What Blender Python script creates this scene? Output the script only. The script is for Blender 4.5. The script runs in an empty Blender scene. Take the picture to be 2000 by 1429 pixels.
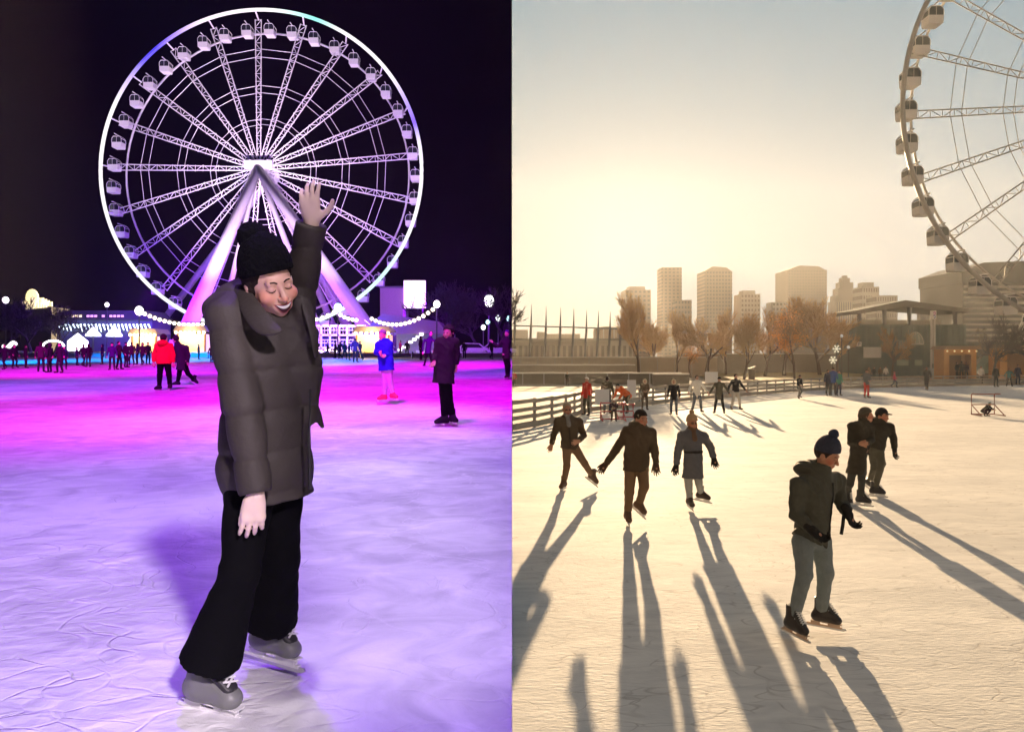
import bpy, bmesh, math, random
import numpy as np
from mathutils import Vector, Matrix, Quaternion
R = math.radians
C = bpy.context.scene.collection
sc = bpy.context.scene
# ------------------------------------------------------------------ camera
FPX, HZ, CAMZ = 1500.0, 690.0, 2.3          # focal length in photo pixels, horizon row, eye height
cam_d = bpy.data.cameras.new("camera"); cam = bpy.data.objects.new("camera", cam_d); C.objects.link(cam)
cam_d.sensor_width = 36; cam_d.lens = 36 * FPX / 2000
cam_d.shift_y = -(714.5 - HZ) / 2000
cam_d.clip_start = 0.02; cam_d.clip_end = 5000
cam.location = (0, 0, CAMZ); cam.rotation_euler = (R(90), 0, 0)
sc.camera = cam
# ------------------------------------------------------------------ exposure
sc.view_settings.view_transform = 'Standard'; sc.view_settings.look = 'None'
sc.view_settings.gamma = 1; sc.view_settings.exposure = 1.75
sc.cycles.use_denoising = True
sc.cycles.max_bounces = 6; sc.cycles.diffuse_bounces = 3; sc.cycles.glossy_bounces = 2
sc.cycles.transmission_bounces = 3; sc.cycles.volume_bounces = 0
sc.cycles.sample_clamp_indirect = 4.0
# ------------------------------------------------------------------ sun and sky
SUN_AZ, SUN_EL = R(8.6), R(7.8)
sdir = Vector((math.sin(SUN_AZ) * math.cos(SUN_EL), math.cos(SUN_AZ) * math.cos(SUN_EL), math.sin(SUN_EL)))
sun_d = bpy.data.lights.new("sun", 'SUN'); sun_d.energy = 4.9; sun_d.angle = R(0.5); sun_d.color = (1.0, 0.70, 0.40)
sun = bpy.data.objects.new("sun", sun_d); C.objects.link(sun)
sun.rotation_euler = sdir.to_track_quat('Z', 'Y').to_euler(); sun.location = (30, 60, 80)
w = bpy.data.worlds.new("World"); sc.world = w; w.use_nodes = True
nt = w.node_tree; nt.nodes.clear()
def N(t, **k):
    n = nt.nodes.new(t)
    for a, b in k.items(): setattr(n, a, b)
    return n
L = lambda a, b: nt.links.new(a, b)
def M_(op, a, b=None, c=None):
    n = N('ShaderNodeMath', operation=op)
    for i, v in enumerate((a, b, c)):
        if v is None: continue
        if isinstance(v, (int, float)): n.inputs[i].default_value = v
        else: L(v, n.inputs[i])
    return n.outputs[0]
tc = N('ShaderNodeTexCoord'); sp = N('ShaderNodeSeparateXYZ'); L(tc.outputs['Generated'], sp.inputs[0])
sky = N('ShaderNodeTexSky', sky_type='NISHITA', sun_disc=False)
sky.sun_elevation = SUN_EL; sky.sun_rotation = SUN_AZ; sky.air_density = 1.0; sky.dust_density = 1.2; sky.ozone_density = 2.0
bgd = N('ShaderNodeBackground'); bgd.inputs[1].default_value = 0.10
# thin high veil: pale cream low down and round the sun, grey green higher up, over the physical sky
z = sp.outputs['Z']
ramp = N('ShaderNodeValToRGB'); L(z, ramp.inputs[0])
cr = ramp.color_ramp
cr.elements[0].position = 0.0; cr.elements[0].color = (1.3, 1.8, 1.8, 1)
cr.elements[1].position = 0.58; cr.elements[1].color = (.62, 1.95, 2.15, 1)
cz = cr.elements.new(.95); cz.color = (.6, 1.3, 1.7, 1)
for p, c in ((0.10, (1.25, 1.9, 1.95)), (0.20, (1.15, 2.1, 2.15)), (0.31, (.95, 2.05, 2.15)), (0.43, (.72, 1.95, 2.15))):
    e = cr.elements.new(p); e.color = (*c, 1)
dt = N('ShaderNodeVectorMath', operation='DOT_PRODUCT'); L(tc.outputs['Generated'], dt.inputs[0]); dt.inputs[1].default_value = sdir
dpos = M_('MAXIMUM', dt.outputs['Value'], 0.0)
g1 = M_('MULTIPLY', M_('POWER', dpos, 14.0), 0.10)
g2 = M_('MULTIPLY', M_('POWER', dpos, 220.0), 0.4)
gl = M_('ADD', g1, g2)
gc = N('ShaderNodeMixRGB'); gc.blend_type = 'MIX'; gc.inputs[0].default_value = 1; gc.inputs[2].default_value = (1.0, 0.86, 0.62, 1)
vm = N('ShaderNodeVectorMath', operation='SCALE'); vm.inputs[0].default_value = (1.0, 0.86, 0.62); L(gl, vm.inputs['Scale'])
# the veil fades away from the sun: the sky behind the viewer is much dimmer
fade = N('ShaderNodeMapRange', interpolation_type='SMOOTHSTEP'); L(dt.outputs['Value'], fade.inputs[0]); fade.inputs['From Min'].default_value = -0.1; fade.inputs['From Max'].default_value = 0.80
fade.inputs['To Min'].default_value = 0.20; fade.inputs['To Max'].default_value = 0.36
fc = N('ShaderNodeMixRGB'); L(fade.outputs[0], fc.inputs[0]); fc.inputs[1].default_value = (.55, .95, 1.5, 1); fc.inputs[2].default_value = (1, 1, 1, 1)   # and turns blue
fm = N('ShaderNodeMixRGB', blend_type='MULTIPLY'); fm.inputs[0].default_value = 1; L(ramp.outputs[0], fm.inputs[1]); L(fc.outputs[0], fm.inputs[2])
vf = N('ShaderNodeVectorMath', operation='SCALE'); L(fm.outputs[0], vf.inputs[0]); L(fade.outputs[0], vf.inputs['Scale'])
va = N('ShaderNodeVectorMath', operation='ADD'); L(vf.outputs[0], va.inputs[0]); L(vm.outputs[0], va.inputs[1])
nt.nodes.remove(gc)
mx = N('ShaderNodeMixRGB'); mx.inputs[0].default_value = 0.985
L(sky.outputs[0], mx.inputs[1]); L(va.outputs[0], mx.inputs[2]); L(mx.outputs[0], bgd.inputs[0])
bgn = N('ShaderNodeBackground'); bgn.inputs[0].default_value = (0.25, 0.1, 0.9, 1); bgn.inputs[1].default_value = 0.0006
# the sky over the night rink (left of the divider) is dark, the one over the sunlit rink is bright
day = M_('MULTIPLY', M_('GREATER_THAN', sp.outputs['X'], 0.0),
         M_('GREATER_THAN', M_('ADD', sp.outputs['Y'], M_('MULTIPLY', sp.outputs['X'], 1.25)), 0.0))
ms = N('ShaderNodeMixShader'); L(day, ms.inputs[0]); L(bgn.outputs[0], ms.inputs[1]); L(bgd.outputs[0], ms.inputs[2])
wo = N('ShaderNodeOutputWorld'); L(ms.outputs[0], wo.inputs[0])
# ------------------------------------------------------------------ helpers
LEFT, RIGHT = 'L', 'R'
def gz(side, y):
    "height of the ground; both rinks fall or rise by about half a degree, level further off"
    if side == LEFT: return 0.99 + 0.0113 * min(y, 150.0)
    return -0.012 * min(y, 160.0)
def pt(px, row, Y): return Vector(((px - 1000) / FPX * Y, Y, CAMZ + (HZ - row) / FPX * Y))
def foot(side, px, row):
    Y = 1965.0 / (row - 673) if side == LEFT else 3450.0 / (row - 708)
    return Vector(((px - 1000) / FPX * Y, Y, gz(side, Y)))
def at(side, px, Y): return Vector(((px - 1000) / FPX * Y, Y, gz(side, Y)))
MATS = {}
def mat(name, col, rough=0.7, var=0.12, scale=6.0, bump=0.0, bscale=40.0, metal=0.0, col2=None, emit=None, es=0.0, spec=0.5, vcol=False, sss=0.0, sheen=0.0):
    if name in MATS: return MATS[name]
    m = bpy.data.materials.new(name); m.use_nodes = True; t = m.node_tree
    b = t.nodes['Principled BSDF']; b.inputs['Roughness'].default_value = rough; b.inputs['Metallic'].default_value = metal
    b.inputs['Specular IOR Level'].default_value = spec
    tcn = t.nodes.new('ShaderNodeTexCoord')
    n = t.nodes.new('ShaderNodeTexNoise'); n.inputs['Scale'].default_value = scale; n.inputs['Detail'].default_value = 4
    t.links.new(tcn.outputs['Object'], n.inputs['Vector'])
    mr = t.nodes.new('ShaderNodeMixRGB')
    c2 = col2 if col2 else tuple(min(1, c * (1 + 2 * var)) for c in col)
    c1 = col if col2 else tuple(c * (1 - var) for c in col)
    mr.inputs[1].default_value = (*c1, 1); mr.inputs[2].default_value = (*c2, 1)
    t.links.new(n.outputs[0], mr.inputs[0])
    if vcol:
        at_ = t.nodes.new('ShaderNodeVertexColor'); at_.layer_name = 'Col'
        mm = t.nodes.new('ShaderNodeMixRGB'); mm.blend_type = 'MULTIPLY'; mm.inputs[0].default_value = 1
        t.links.new(mr.outputs[0], mm.inputs[1]); t.links.new(at_.outputs[0], mm.inputs[2]); t.links.new(mm.outputs[0], b.inputs['Base Color'])
    else: t.links.new(mr.outputs[0], b.inputs['Base Color'])
    if bump:
        n2 = t.nodes.new('ShaderNodeTexNoise'); n2.inputs['Scale'].default_value = bscale; n2.inputs['Detail'].default_value = 5
        t.links.new(tcn.outputs['Object'], n2.inputs['Vector'])
        bp = t.nodes.new('ShaderNodeBump'); bp.inputs['Strength'].default_value = bump; bp.inputs['Distance'].default_value = 0.02
        t.links.new(n2.outputs[0], bp.inputs['Height']); t.links.new(bp.outputs[0], b.inputs['Normal'])
    if emit: b.inputs['Emission Color'].default_value = (*emit, 1); b.inputs['Emission Strength'].default_value = es
    if sheen: b.inputs['Sheen Weight'].default_value = sheen
    MATS[name] = m
    return m
class MB:
    "collects boxes, bars and tubes into one mesh"
    def __init__(s): s.v = []; s.f = []
    def add(s, vs, fs):
        o = len(s.v); s.v += [tuple(v) for v in vs]; s.f += [tuple(i + o for i in f) for f in fs]; return s
    def box(s, c, d, rz=0.0, M=None):
        hx, hy, hz = d[0] / 2, d[1] / 2, d[2] / 2
        m = M if M else Matrix.Translation(Vector(c)) @ Matrix.Rotation(rz, 4, 'Z')
        vs = [m @ Vector((x * hx, y * hy, z_ * hz)) for x in (-1, 1) for y in (-1, 1) for z_ in (-1, 1)]
        return s.add(vs, [(0, 1, 3, 2), (4, 6, 7, 5), (0, 4, 5, 1), (2, 3, 7, 6), (0, 2, 6, 4), (1, 5, 7, 3)])
    def tube(s, a, b, ra, rb=None, n=6, caps=True):
        rb = ra if rb is None else rb
        a = Vector(a); b = Vector(b); d = b - a
        if d.length < 1e-6: return s
        q = d.to_track_quat('Z', 'Y'); vs = []
        for p, r in ((a, ra), (b, rb)):
            for i in range(n): vs.append(p + q @ Vector((r * math.cos(2 * math.pi * i / n), r * math.sin(2 * math.pi * i / n), 0)))
        fs = [(i, (i + 1) % n, n + (i + 1) % n, n + i) for i in range(n)]
        if caps: fs += [tuple(range(n - 1, -1, -1)), tuple(range(n, 2 * n))]
        return s.add(vs, fs)
    def poly(s, pts, r, n=6, close=False):
        P_ = [Vector(p) for p in pts]; m = len(P_); vs = []; fs = []
        for i, p in enumerate(P_):
            a = P_[(i - 1) % m] if (i > 0 or close) else p; b = P_[(i + 1) % m] if (i < m - 1 or close) else p
            q = (b - a).to_track_quat('Z', 'Y'); rr = r[i] if isinstance(r, (list, tuple)) else r
            for k in range(n): vs.append(p + q @ Vector((rr * math.cos(2 * math.pi * k / n), rr * math.sin(2 * math.pi * k / n), 0)))
        for i in range(m if close else m - 1):
            j = (i + 1) % m
            for k in range(n): fs.append((i * n + k, i * n + (k + 1) % n, j * n + (k + 1) % n, j * n + k))
        if not close: fs += [tuple(range(n - 1, -1, -1)), tuple((m - 1) * n + k for k in range(n))]
        return s.add(vs, fs)
    def ball(s, c, r, nu=10, nv=6, sq=(1, 1, 1)):
        vs = [(c[0], c[1], c[2] - r * sq[2])]
        for j in range(1, nv):
            a = -math.pi / 2 + math.pi * j / nv
            for i in range(nu):
                t = 2 * math.pi * i / nu
                vs.append((c[0] + r * sq[0] * math.cos(a) * math.cos(t), c[1] + r * sq[1] * math.cos(a) * math.sin(t), c[2] + r * sq[2] * math.sin(a)))
        vs.append((c[0], c[1], c[2] + r * sq[2])); fs = []
        for i in range(nu): fs.append((0, 1 + (i + 1) % nu, 1 + i)); fs.append((len(vs) - 1, 1 + (nv - 2) * nu + i, 1 + (nv - 2) * nu + (i + 1) % nu))
        for j in range(nv - 2):
            for i in range(nu): fs.append((1 + j * nu + i, 1 + j * nu + (i + 1) % nu, 1 + (j + 1) * nu + (i + 1) % nu, 1 + (j + 1) * nu + i))
        return s.add(vs, fs)
    def prism(s, prof, y0, y1):
        "closed profile in x,z pushed from y0 to y1"
        n = len(prof); vs = [(x, y0, z_) for x, z_ in prof] + [(x, y1, z_) for x, z_ in prof]
        return s.add(vs, [tuple(range(n)), tuple(range(2 * n - 1, n - 1, -1))] + [(i, n + i, n + (i + 1) % n, (i + 1) % n) for i in range(n)])
    def build(s, name, m=None, parent=None, smooth=False, loc=None):
        me = bpy.data.meshes.new(name); me.from_pydata(s.v, [], s.f); me.update()
        if smooth: me.polygons.foreach_set('use_smooth', [True] * len(me.polygons))
        o = bpy.data.objects.new(name, me); C.objects.link(o)
        if m: me.materials.append(m)
        if parent: o.parent = parent
        if loc is not None: o.location = loc
        return o
def tag(o, label=None, cat=None, group=None, kind=None):
    if label: o['label'] = label
    if cat: o['category'] = cat
    if group: o['group'] = group
    if kind: o['kind'] = kind
    return o
def empty(name, loc, label, cat, group=None, rz=0.0):
    o = bpy.data.objects.new(name, None); C.objects.link(o); o.location = loc; o.rotation_euler = (0, 0, rz); o.empty_display_size = .2
    return tag(o, label, cat, group)
def kids(o): return [c for c in bpy.data.objects if c.parent == o]
TREE_KIDS = {}
def copy_tree(o, parent=None, mats=None):
    c = o.copy(); C.objects.link(c); c.parent = parent
    if mats and o.type == 'MESH' and o.name.split('.')[0] in mats:
        c.material_slots[0].link = 'OBJECT'; c.material_slots[0].material = mats[o.name.split('.')[0]]
    for ch in kids(o): copy_tree(ch, c, mats)
    return c
# ------------------------------------------------------------------ distance-field modelling (people)
def v3(a): return np.array(a, dtype=np.float32)
def cap(a, b, ra, rb=None, k=0.03, flat=None, puff=None, end=False):
    "tapered limb from a to b; flat=(direction, factor) thins the section; puff=(count, height) quilts it"
    a = v3(a); b = v3(b); rb = ra if rb is None else rb; m = max(ra, rb) + k + 0.02
    lo = np.minimum(a, b) - m; hi = np.maximum(a, b) + m; ab = b - a; L2 = float(ab @ ab) + 1e-9
    def f(P):
        p = P - a; t = np.clip((p @ ab) / L2, 0, 1); v = p - t[..., None] * ab
        r = ra + (rb - ra) * t
        e_ = ((p @ ab) / L2 - 1) * math.sqrt(L2) if end else None
        if puff: r = r + puff[1] * (np.abs(np.sin(math.pi * t * puff[0])) - 0.6)
        if flat:
            d = v3(flat[0]); d = d / np.linalg.norm(d); c = v @ d
            v = v + (c * (1 / flat[1] - 1))[..., None] * d
            d_ = (np.sqrt((v * v).sum(-1)) - r) * min(1.0, flat[1] ** 0.5)
        else: d_ = np.sqrt((v * v).sum(-1)) - r
        return np.maximum(d_, e_) if end else d_
    return (f, lo, hi, k, 'u')
def ell(c, r, k=0.03, q=None, op='u'):
    c = v3(c); r = v3(r); m = float(r.max()) + k + 0.02; Rm = np.array(q.to_matrix(), dtype=np.float32) if q else None
    def f(P):
        p = P - c
        if Rm is not None: p = p @ Rm
        k0 = np.sqrt(((p / r) ** 2).sum(-1)); k1 = np.sqrt(((p / (r * r)) ** 2).sum(-1)) + 1e-6
        return k0 * (k0 - 1) / k1
    return (f, c - m, c + m, k, op)
def rbox(c, h, r, k=0.01, q=None, op='u'):
    c = v3(c); h = v3(h); m = float(np.linalg.norm(h)) + r + k + 0.02; Rm = np.array(q.to_matrix(), dtype=np.float32) if q else None
    def f(P):
        p = P - c
        if Rm is not None: p = p @ Rm
        d = np.abs(p) - h; return np.sqrt((np.maximum(d, 0) ** 2).sum(-1)) + np.minimum(d.max(-1), 0) - r
    return (f, c - m, c + m, k, op)
def neg(p): return (p[0], p[1], p[2], p[3], 's')
def cut(o, n): return (plane(o, n), None, None, 0, 'c')
def plane(o, n):
    o = v3(o); n = v3(n); n = n / np.linalg.norm(n)
    return (lambda P: (P - o) @ n)          # keeps the side where this is negative
EDG = [((0,0,0),(1,0,0)),((0,1,0),(1,1,0)),((0,0,1),(1,0,1)),((0,1,1),(1,1,1)),((0,0,0),(0,1,0)),((1,0,0),(1,1,0)),((0,0,1),(0,1,1)),((1,0,1),(1,1,1)),
       ((0,0,0),(0,0,1)),((1,0,0),(1,0,1)),((0,1,0),(0,1,1)),((1,1,0),(1,1,1))]
def sdf_obj(name, prims, vox, m, parent, cuts=(), disp=None, paint=None):
    adds = [p for p in prims if p[4] == 'u']
    lo = np.min([p[1] for p in adds], 0); hi = np.max([p[2] for p in adds], 0)
    n = np.ceil((hi - lo) / vox).astype(int) + 2
    D = np.full(n, 0.5, dtype=np.float32)
    ax = [lo[i] + vox * np.arange(n[i], dtype=np.float32) for i in range(3)]
    for f, l, h, k, op in prims:
        if op == 'c':
            P = np.stack(np.meshgrid(*ax, indexing='ij'), -1); D = np.maximum(D, f(P)); continue
        i0 = np.maximum(((l - lo) / vox).astype(int), 0); i1 = np.minimum(np.ceil((h - lo) / vox).astype(int) + 1, n)
        if (i1 <= i0).any(): continue
        sl = tuple(slice(i0[i], i1[i]) for i in range(3))
        P = np.stack(np.meshgrid(*[ax[i][sl[i]] for i in range(3)], indexing='ij'), -1)
        d = f(P); o = D[sl]
        if op == 'u': hh = np.clip(0.5 + 0.5 * (o - d) / k, 0, 1); D[sl] = o * (1 - hh) + d * hh - k * hh * (1 - hh)
        else: hh = np.clip(0.5 - 0.5 * (o + d) / k, 0, 1); D[sl] = o * (1 - hh) - d * hh + k * hh * (1 - hh)
    if cuts or disp:
        G = np.stack(np.meshgrid(*ax, indexing='ij'), -1)
        if disp: D = D + disp(G)
        for c in cuts: D = np.maximum(D, c(G))
    D[0] = D[-1] = 0.5; D[:, 0] = D[:, -1] = 0.5; D[:, :, 0] = D[:, :, -1] = 0.5
    S = D < 0; nn = n - 1
    cnt = sum(S[a:a + nn[0], b:b + nn[1], c:c + nn[2]].astype(np.int8) for a in (0, 1) for b in (0, 1) for c in (0, 1))
    act = (cnt > 0) & (cnt < 8); I = np.argwhere(act)
    if len(I) == 0: raise ValueError('empty ' + name)
    idx = -np.ones(nn, dtype=np.int64); idx[act] = np.arange(len(I))
    acc = np.zeros((len(I), 3), np.float32); num = np.zeros(len(I), np.float32)
    for e0, e1 in EDG:
        A = I + e0; B = I + e1; da = D[A[:, 0], A[:, 1], A[:, 2]]; db = D[B[:, 0], B[:, 1], B[:, 2]]
        mk = (da < 0) != (db < 0); t = np.where(mk, da / (da - db + 1e-12), 0)[:, None]
        acc += np.where(mk[:, None], A + t * (B - A), 0); num += mk
    V = lo + vox * acc / num[:, None]
    F = []
    for axn in range(3):
        s0 = [slice(0, None)] * 3; s1 = [slice(0, None)] * 3; s0[axn] = slice(0, -1); s1[axn] = slice(1, None)
        ch = S[tuple(s0)] != S[tuple(s1)]; E = np.argwhere(ch); u, w_ = [(1, 2), (2, 0), (0, 1)][axn]
        E = E[(E[:, u] > 0) & (E[:, w_] > 0) & (E[:, u] < nn[u]) & (E[:, w_] < nn[w_])]
        ins = S[E[:, 0], E[:, 1], E[:, 2]]
        du = np.zeros(3, int); du[u] = 1; dw = np.zeros(3, int); dw[w_] = 1
        q = [E - du - dw, E - dw, E, E - du]; q = np.stack([idx[x[:, 0], x[:, 1], x[:, 2]] for x in q], 1)
        q[~ins] = q[~ins][:, ::-1]; F.append(q)
    F = np.concatenate(F); F = F[(F >= 0).all(1)]
    me = bpy.data.meshes.new(name); me.vertices.add(len(V)); me.vertices.foreach_set('co', V.astype(np.float32).ravel())
    me.loops.add(F.size); me.loops.foreach_set('vertex_index', F.ravel().astype(np.int32))
    me.polygons.add(len(F)); me.polygons.foreach_set('loop_start', np.arange(0, F.size, 4, dtype=np.int32))
    me.polygons.foreach_set('use_smooth', np.ones(len(F), bool)); me.update(calc_edges=True); me.validate()
    if paint is not None:
        ca = me.color_attributes.new('Col', 'FLOAT_COLOR', 'POINT'); col = np.ones((len(V), 4), np.float32); col[:, :3] = paint(V)
        ca.data.foreach_set('color', col.ravel())
    me.materials.append(m); o = bpy.data.objects.new(name, me); C.objects.link(o); o.parent = parent
    return o
# ------------------------------------------------------------------ people
def fabric(name, col, **k): return mat(name, col, rough=k.pop('rough', 0.85), var=0.15, scale=9, bump=k.pop('bump', 0.25), bscale=60, spec=k.pop('spec', 0.25), **k)
SKIN = mat('skin', (0.62, 0.36, 0.26), rough=0.5, var=0.06, scale=12, vcol=True, spec=0.4)
SKIN_T = mat('skin_tanned', (0.42, 0.20, 0.12), rough=0.5, var=0.06, scale=12, vcol=True, spec=0.4)
SKIN_PLAIN = mat('skin_plain', (0.5, 0.28, 0.2), rough=0.55, var=0.06, scale=12)
BLADE = mat('skate_steel', (0.6, 0.6, 0.62), rough=0.3, metal=0.8, var=0.05)
WHITE_PL = mat('white_plastic', (0.75, 0.75, 0.75), rough=0.4)
TONG = mat('skate_tongue', (.02, .02, .022), rough=.5)
BLACKF = fabric('black_fabric', (0.012, 0.012, 0.014))
HAIR_D = fabric('dark_hair', (0.02, 0.012, 0.01), bump=0.6)
FUR = fabric('pale_fur', (0.55, 0.45, 0.33), bump=0.8)
def orth(f, u):
    f = Vector(f).normalized(); u = Vector(u); u = (u - f * u.dot(f)).normalized(); s = f.cross(u)
    return Matrix((s, f, u)).transposed()            # columns: side (subject's right), forward, up
def head_prims(c, fwd, up, s=1.0, laugh=False, fine=True):
    Mh = orth(fwd, up); q = Mh.to_quaternion(); P = lambda x, y, z_: Vector(c) + Mh @ Vector((x, y, z_)) * s
    E = lambda x, y, z_, r, k=0.02, op='u': ell(P(x, y, z_), [a * s for a in r], k * s, q, op)
    o = [E(0, -.012, .025, (.074, .092, .092)), E(0, .02, -.045, (.057, .066, .062), .035)]
    if not fine: return o
    o += [E(0, .066, -.088, (.02, .018, .018), .02)]
    for sx in (-1, 1):
        o += [E(sx * .036, .062, -.03, (.026, .024, .026), .02), E(sx * .077, -.008, -.012, (.009, .02, .031), .008)]
    o += [cap(P(-.034, .078, .022), P(.034, .078, .022), .012 * s, k=.015)]
    for sx in (-1, 1): o += [E(sx * .031, .098, .002, (.017, .014, .011), .01, 's'), E(sx * .031, .077, .001, (.0125, .0125, .0125), .005)]
    o += [cap(P(0, .086, .008), P(0, .110, -.032), .008 * s, .0115 * s, k=.012)]
    for sx in (-1, 1): o += [E(sx * .012, .098, -.034, (.008, .009, .007), .006)]
    if laugh:
        o += [E(0, .080, -.064, (.036, .018, .024), .012)]
        for sx in (-1, 1): o += [E(sx * .044, .060, -.030, (.023, .022, .020), .015)]
    else:
        o += [cap(P(-.018, .084, -.060), P(.018, .084, -.060), .0075 * s, k=.008), cap(P(-.014, .083, -.070), P(.014, .083, -.070), .008 * s, k=.008)]
    return o
def head_paint(c, fwd, up, s=1.0, laugh=False, beard=False, glasses=False):
    Mh = np.array(orth(fwd, up), dtype=np.float32); c = v3(c)
    def f(V):
        p = ((V - c) @ Mh) / s; x, y, z_ = np.abs(p[:, 0]), p[:, 1], p[:, 2]
        col = np.ones((len(V), 3), np.float32)
        def blob(cx, cy, cz, rx, ry, rz, rgb, e=1.0):
            d = ((x - cx) / rx) ** 2 + ((y - cy) / ry) ** 2 + ((z_ - cz) / rz) ** 2
            a = np.clip((1 - d) * 2.5 * e, 0, 1)[:, None]; col[:] = col * (1 - a) + np.array(rgb, np.float32) * a
        if glasses: blob(.032, .09, .002, .026, .05, .017, (.06, .06, .07), 3)
        if beard: blob(0, .06, -.09, .06, .07, .05, (.5, .42, .38)); blob(0, .1, -.05, .03, .03, .008, (.5, .42, .38))
        blob(.048, .06, -.028, .036, .05, .034, (1.05, .62, .55), .35)
        if laugh: blob(0, .1, -.03, .018, .05, .012, (1.1, .75, .68), .4); return col
        blob(.031, .09, .026, .018, .04, .0038, (.16, .10, .08), 2); blob(.030, .1, -.001, .014, .04, .0035, (.07, .05, .05), 2)
        blob(0, .09, -.065, .024, .04, .009, (.75, .35, .33), 1)
        return col
    return f
def face_pieces(root, c, fwd, up, s):
    "brows, closed lashes, lips, mouth and teeth of a laughing face, laid on the skin"
    from mathutils.bvhtree import BVHTree
    bo = [o for o in root.children if o.name.startswith('body')][0]; me = bo.data
    bv = BVHTree.FromPolygons([v.co for v in me.vertices], [p.vertices for p in me.polygons]); Mh = orth(fwd, up); c = Vector(c); f = Mh @ Vector((0, 1, 0))
    def S(x, z_, off=.0015):
        p = c + Mh @ Vector((x * s, .2, z_ * s)); h = bv.ray_cast(p, -f, .25); return (h[0] if h[0] else c + Mh @ Vector((x, .09, z_)) * s) + f * off
    def area(name, outline_up, outline_lo, m, off=.0015, n=4):
        mb = MB(); rows = []
        for j in range(n + 1):
            t = j / n; rows.append([S(a[0] * (1 - t) + b[0] * t, a[1] * (1 - t) + b[1] * t, off) for a, b in zip(outline_up, outline_lo)])
        nc = len(rows[0]); mb.add([p for r in rows for p in r], [(i * nc + j, i * nc + j + 1, (i + 1) * nc + j + 1, (i + 1) * nc + j) for i in range(n) for j in range(nc - 1)]); return mb.build(name, m, root, True)
    arc = lambda w_, z0, dip, n=11: [(w_ * (2 * i / (n - 1) - 1), z0 - dip * (1 - (2 * i / (n - 1) - 1) ** 2)) for i in range(n)]
    LIP = mat('lips', (.42, .10, .10), rough=.35); MOU = mat('mouth_inside', (.05, .008, .01), rough=.6); TEE = mat('teeth', (.80, .78, .74), rough=.3); BRW = mat('brow_hair', (.035, .018, .012), rough=.9)
    area('lips', arc(.0345, -.049, .0035), arc(.0345, -.049, .040), LIP, .0012)
    area('mouth', arc(.0300, -.0505, .0065), arc(.0300, -.0505, .0335), MOU, .0024)
    area('teeth', arc(.0275, -.0515, .0065), arc(.0275, -.0520, .0165), TEE, .0034)
    for sx in (-1, 1):
        P1 = [S(sx * x, z_, .001) for x, z_ in ((.012, .021), (.022, .0265), (.034, .0275), (.046, .021))]; MB().poly(P1, [.0022 * s, .0030 * s, .0026 * s, .0010 * s], 6).build('eyebrow', BRW, root, True)
        P2 = [S(sx * x, z_, .0005) for x, z_ in ((.016, -.002), (.022, -.0058), (.031, -.0072), (.040, -.005), (.046, -.0005))]; MB().poly(P2, [.0010 * s, .0019 * s, .0022 * s, .0020 * s, .0010 * s], 6).build('eyelashes', BRW, root, True)
def hand_prims(w, d, n, s=1.0, curl=0.3, spread=0.12, side=1, thumb_out=0.7):
    "w wrist, d direction of the hand, n palm normal (fingers curl towards it); side: which edge the thumb leaves from"
    d = Vector(d).normalized(); n = Vector(n); n = (n - d * n.dot(d)).normalized(); a = d.cross(n) * side; w = Vector(w)
    o = [cap(w - d * .03 * s, w + d * .03 * s, .024 * s, .027 * s, k=.015, flat=(n, .75))]
    o += [cap(w + d * .03 * s + a * .012 * s, w + d * .078 * s + a * .022 * s, .022 * s, k=.02, flat=(n, .65)),
          cap(w + d * .03 * s - a * .012 * s, w + d * .074 * s - a * .022 * s, .022 * s, k=.02, flat=(n, .65))]
    for i, ln in enumerate((.070, .080, .074, .058)):
        t = 1.5 - i; b = w + d * (.085 - .004 * abs(t - .5)) * s + a * t * .0195 * s
        dd = (d + a * spread * t * .8).normalized(); c1 = curl * (0.9 + .15 * i)
        p1 = b + (dd * math.cos(c1 * .6) + n * math.sin(c1 * .6)) * ln * .45 * s
        p2 = p1 + (dd * math.cos(c1 * 1.5) + n * math.sin(c1 * 1.5)) * ln * .33 * s
        p3 = p2 + (dd * math.cos(c1 * 2.2) + n * math.sin(c1 * 2.2)) * ln * .24 * s
        o += [cap(b - dd * .01 * s, p1, .0098 * s, .009 * s, k=.006), cap(p1, p2, .0088 * s, .0082 * s, k=.003), cap(p2, p3, .0082 * s, .007 * s, k=.003)]
    b = w + d * .02 * s + a * .026 * s; td = (d * (1 - thumb_out * .5) + a * thumb_out + n * .25).normalized()
    p1 = b + td * .04 * s; p2 = p1 + (td + d * .5).normalized() * .03 * s; p3 = p2 + (td * .5 + d).normalized() * .022 * s
    o += [cap(b, p1, .015 * s, .0115 * s, k=.014), cap(p1, p2, .011 * s, .010 * s, k=.004), cap(p2, p3, .010 * s, .008 * s, k=.003)]
    return o
def wrinkle(amp, sc_=1.0, seed=0.0, gate=None):
    def f(P):
        x, y, z_ = P[..., 0] * sc_, P[..., 1] * sc_, P[..., 2] * sc_
        a = np.sin(23 * z_ + 5 * np.sin(9 * x + 4 * y + seed) + 3 * y) * 0.55 + np.sin(41 * z_ + 17 * x - 13 * y + 3 * np.sin(14 * y + seed)) * 0.3 + np.sin(31 * x + 27 * y + 9 * z_ + seed) * 0.25
        a = -np.abs(a) * 1.2 + .5
        return -amp * a
    return f
def quilt(amp, step, z0, wr, seed=0.0):
    w1 = wrinkle(wr, 1.0, seed)
    def f(P):
        z_ = P[..., 2] + .012 * np.sin(9 * P[..., 0] + 7 * P[..., 1] + seed)
        return -amp * (np.abs(np.sin(math.pi * (z_ - z0) / step)) ** .4 - .8) + w1(P)
    return f
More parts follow.
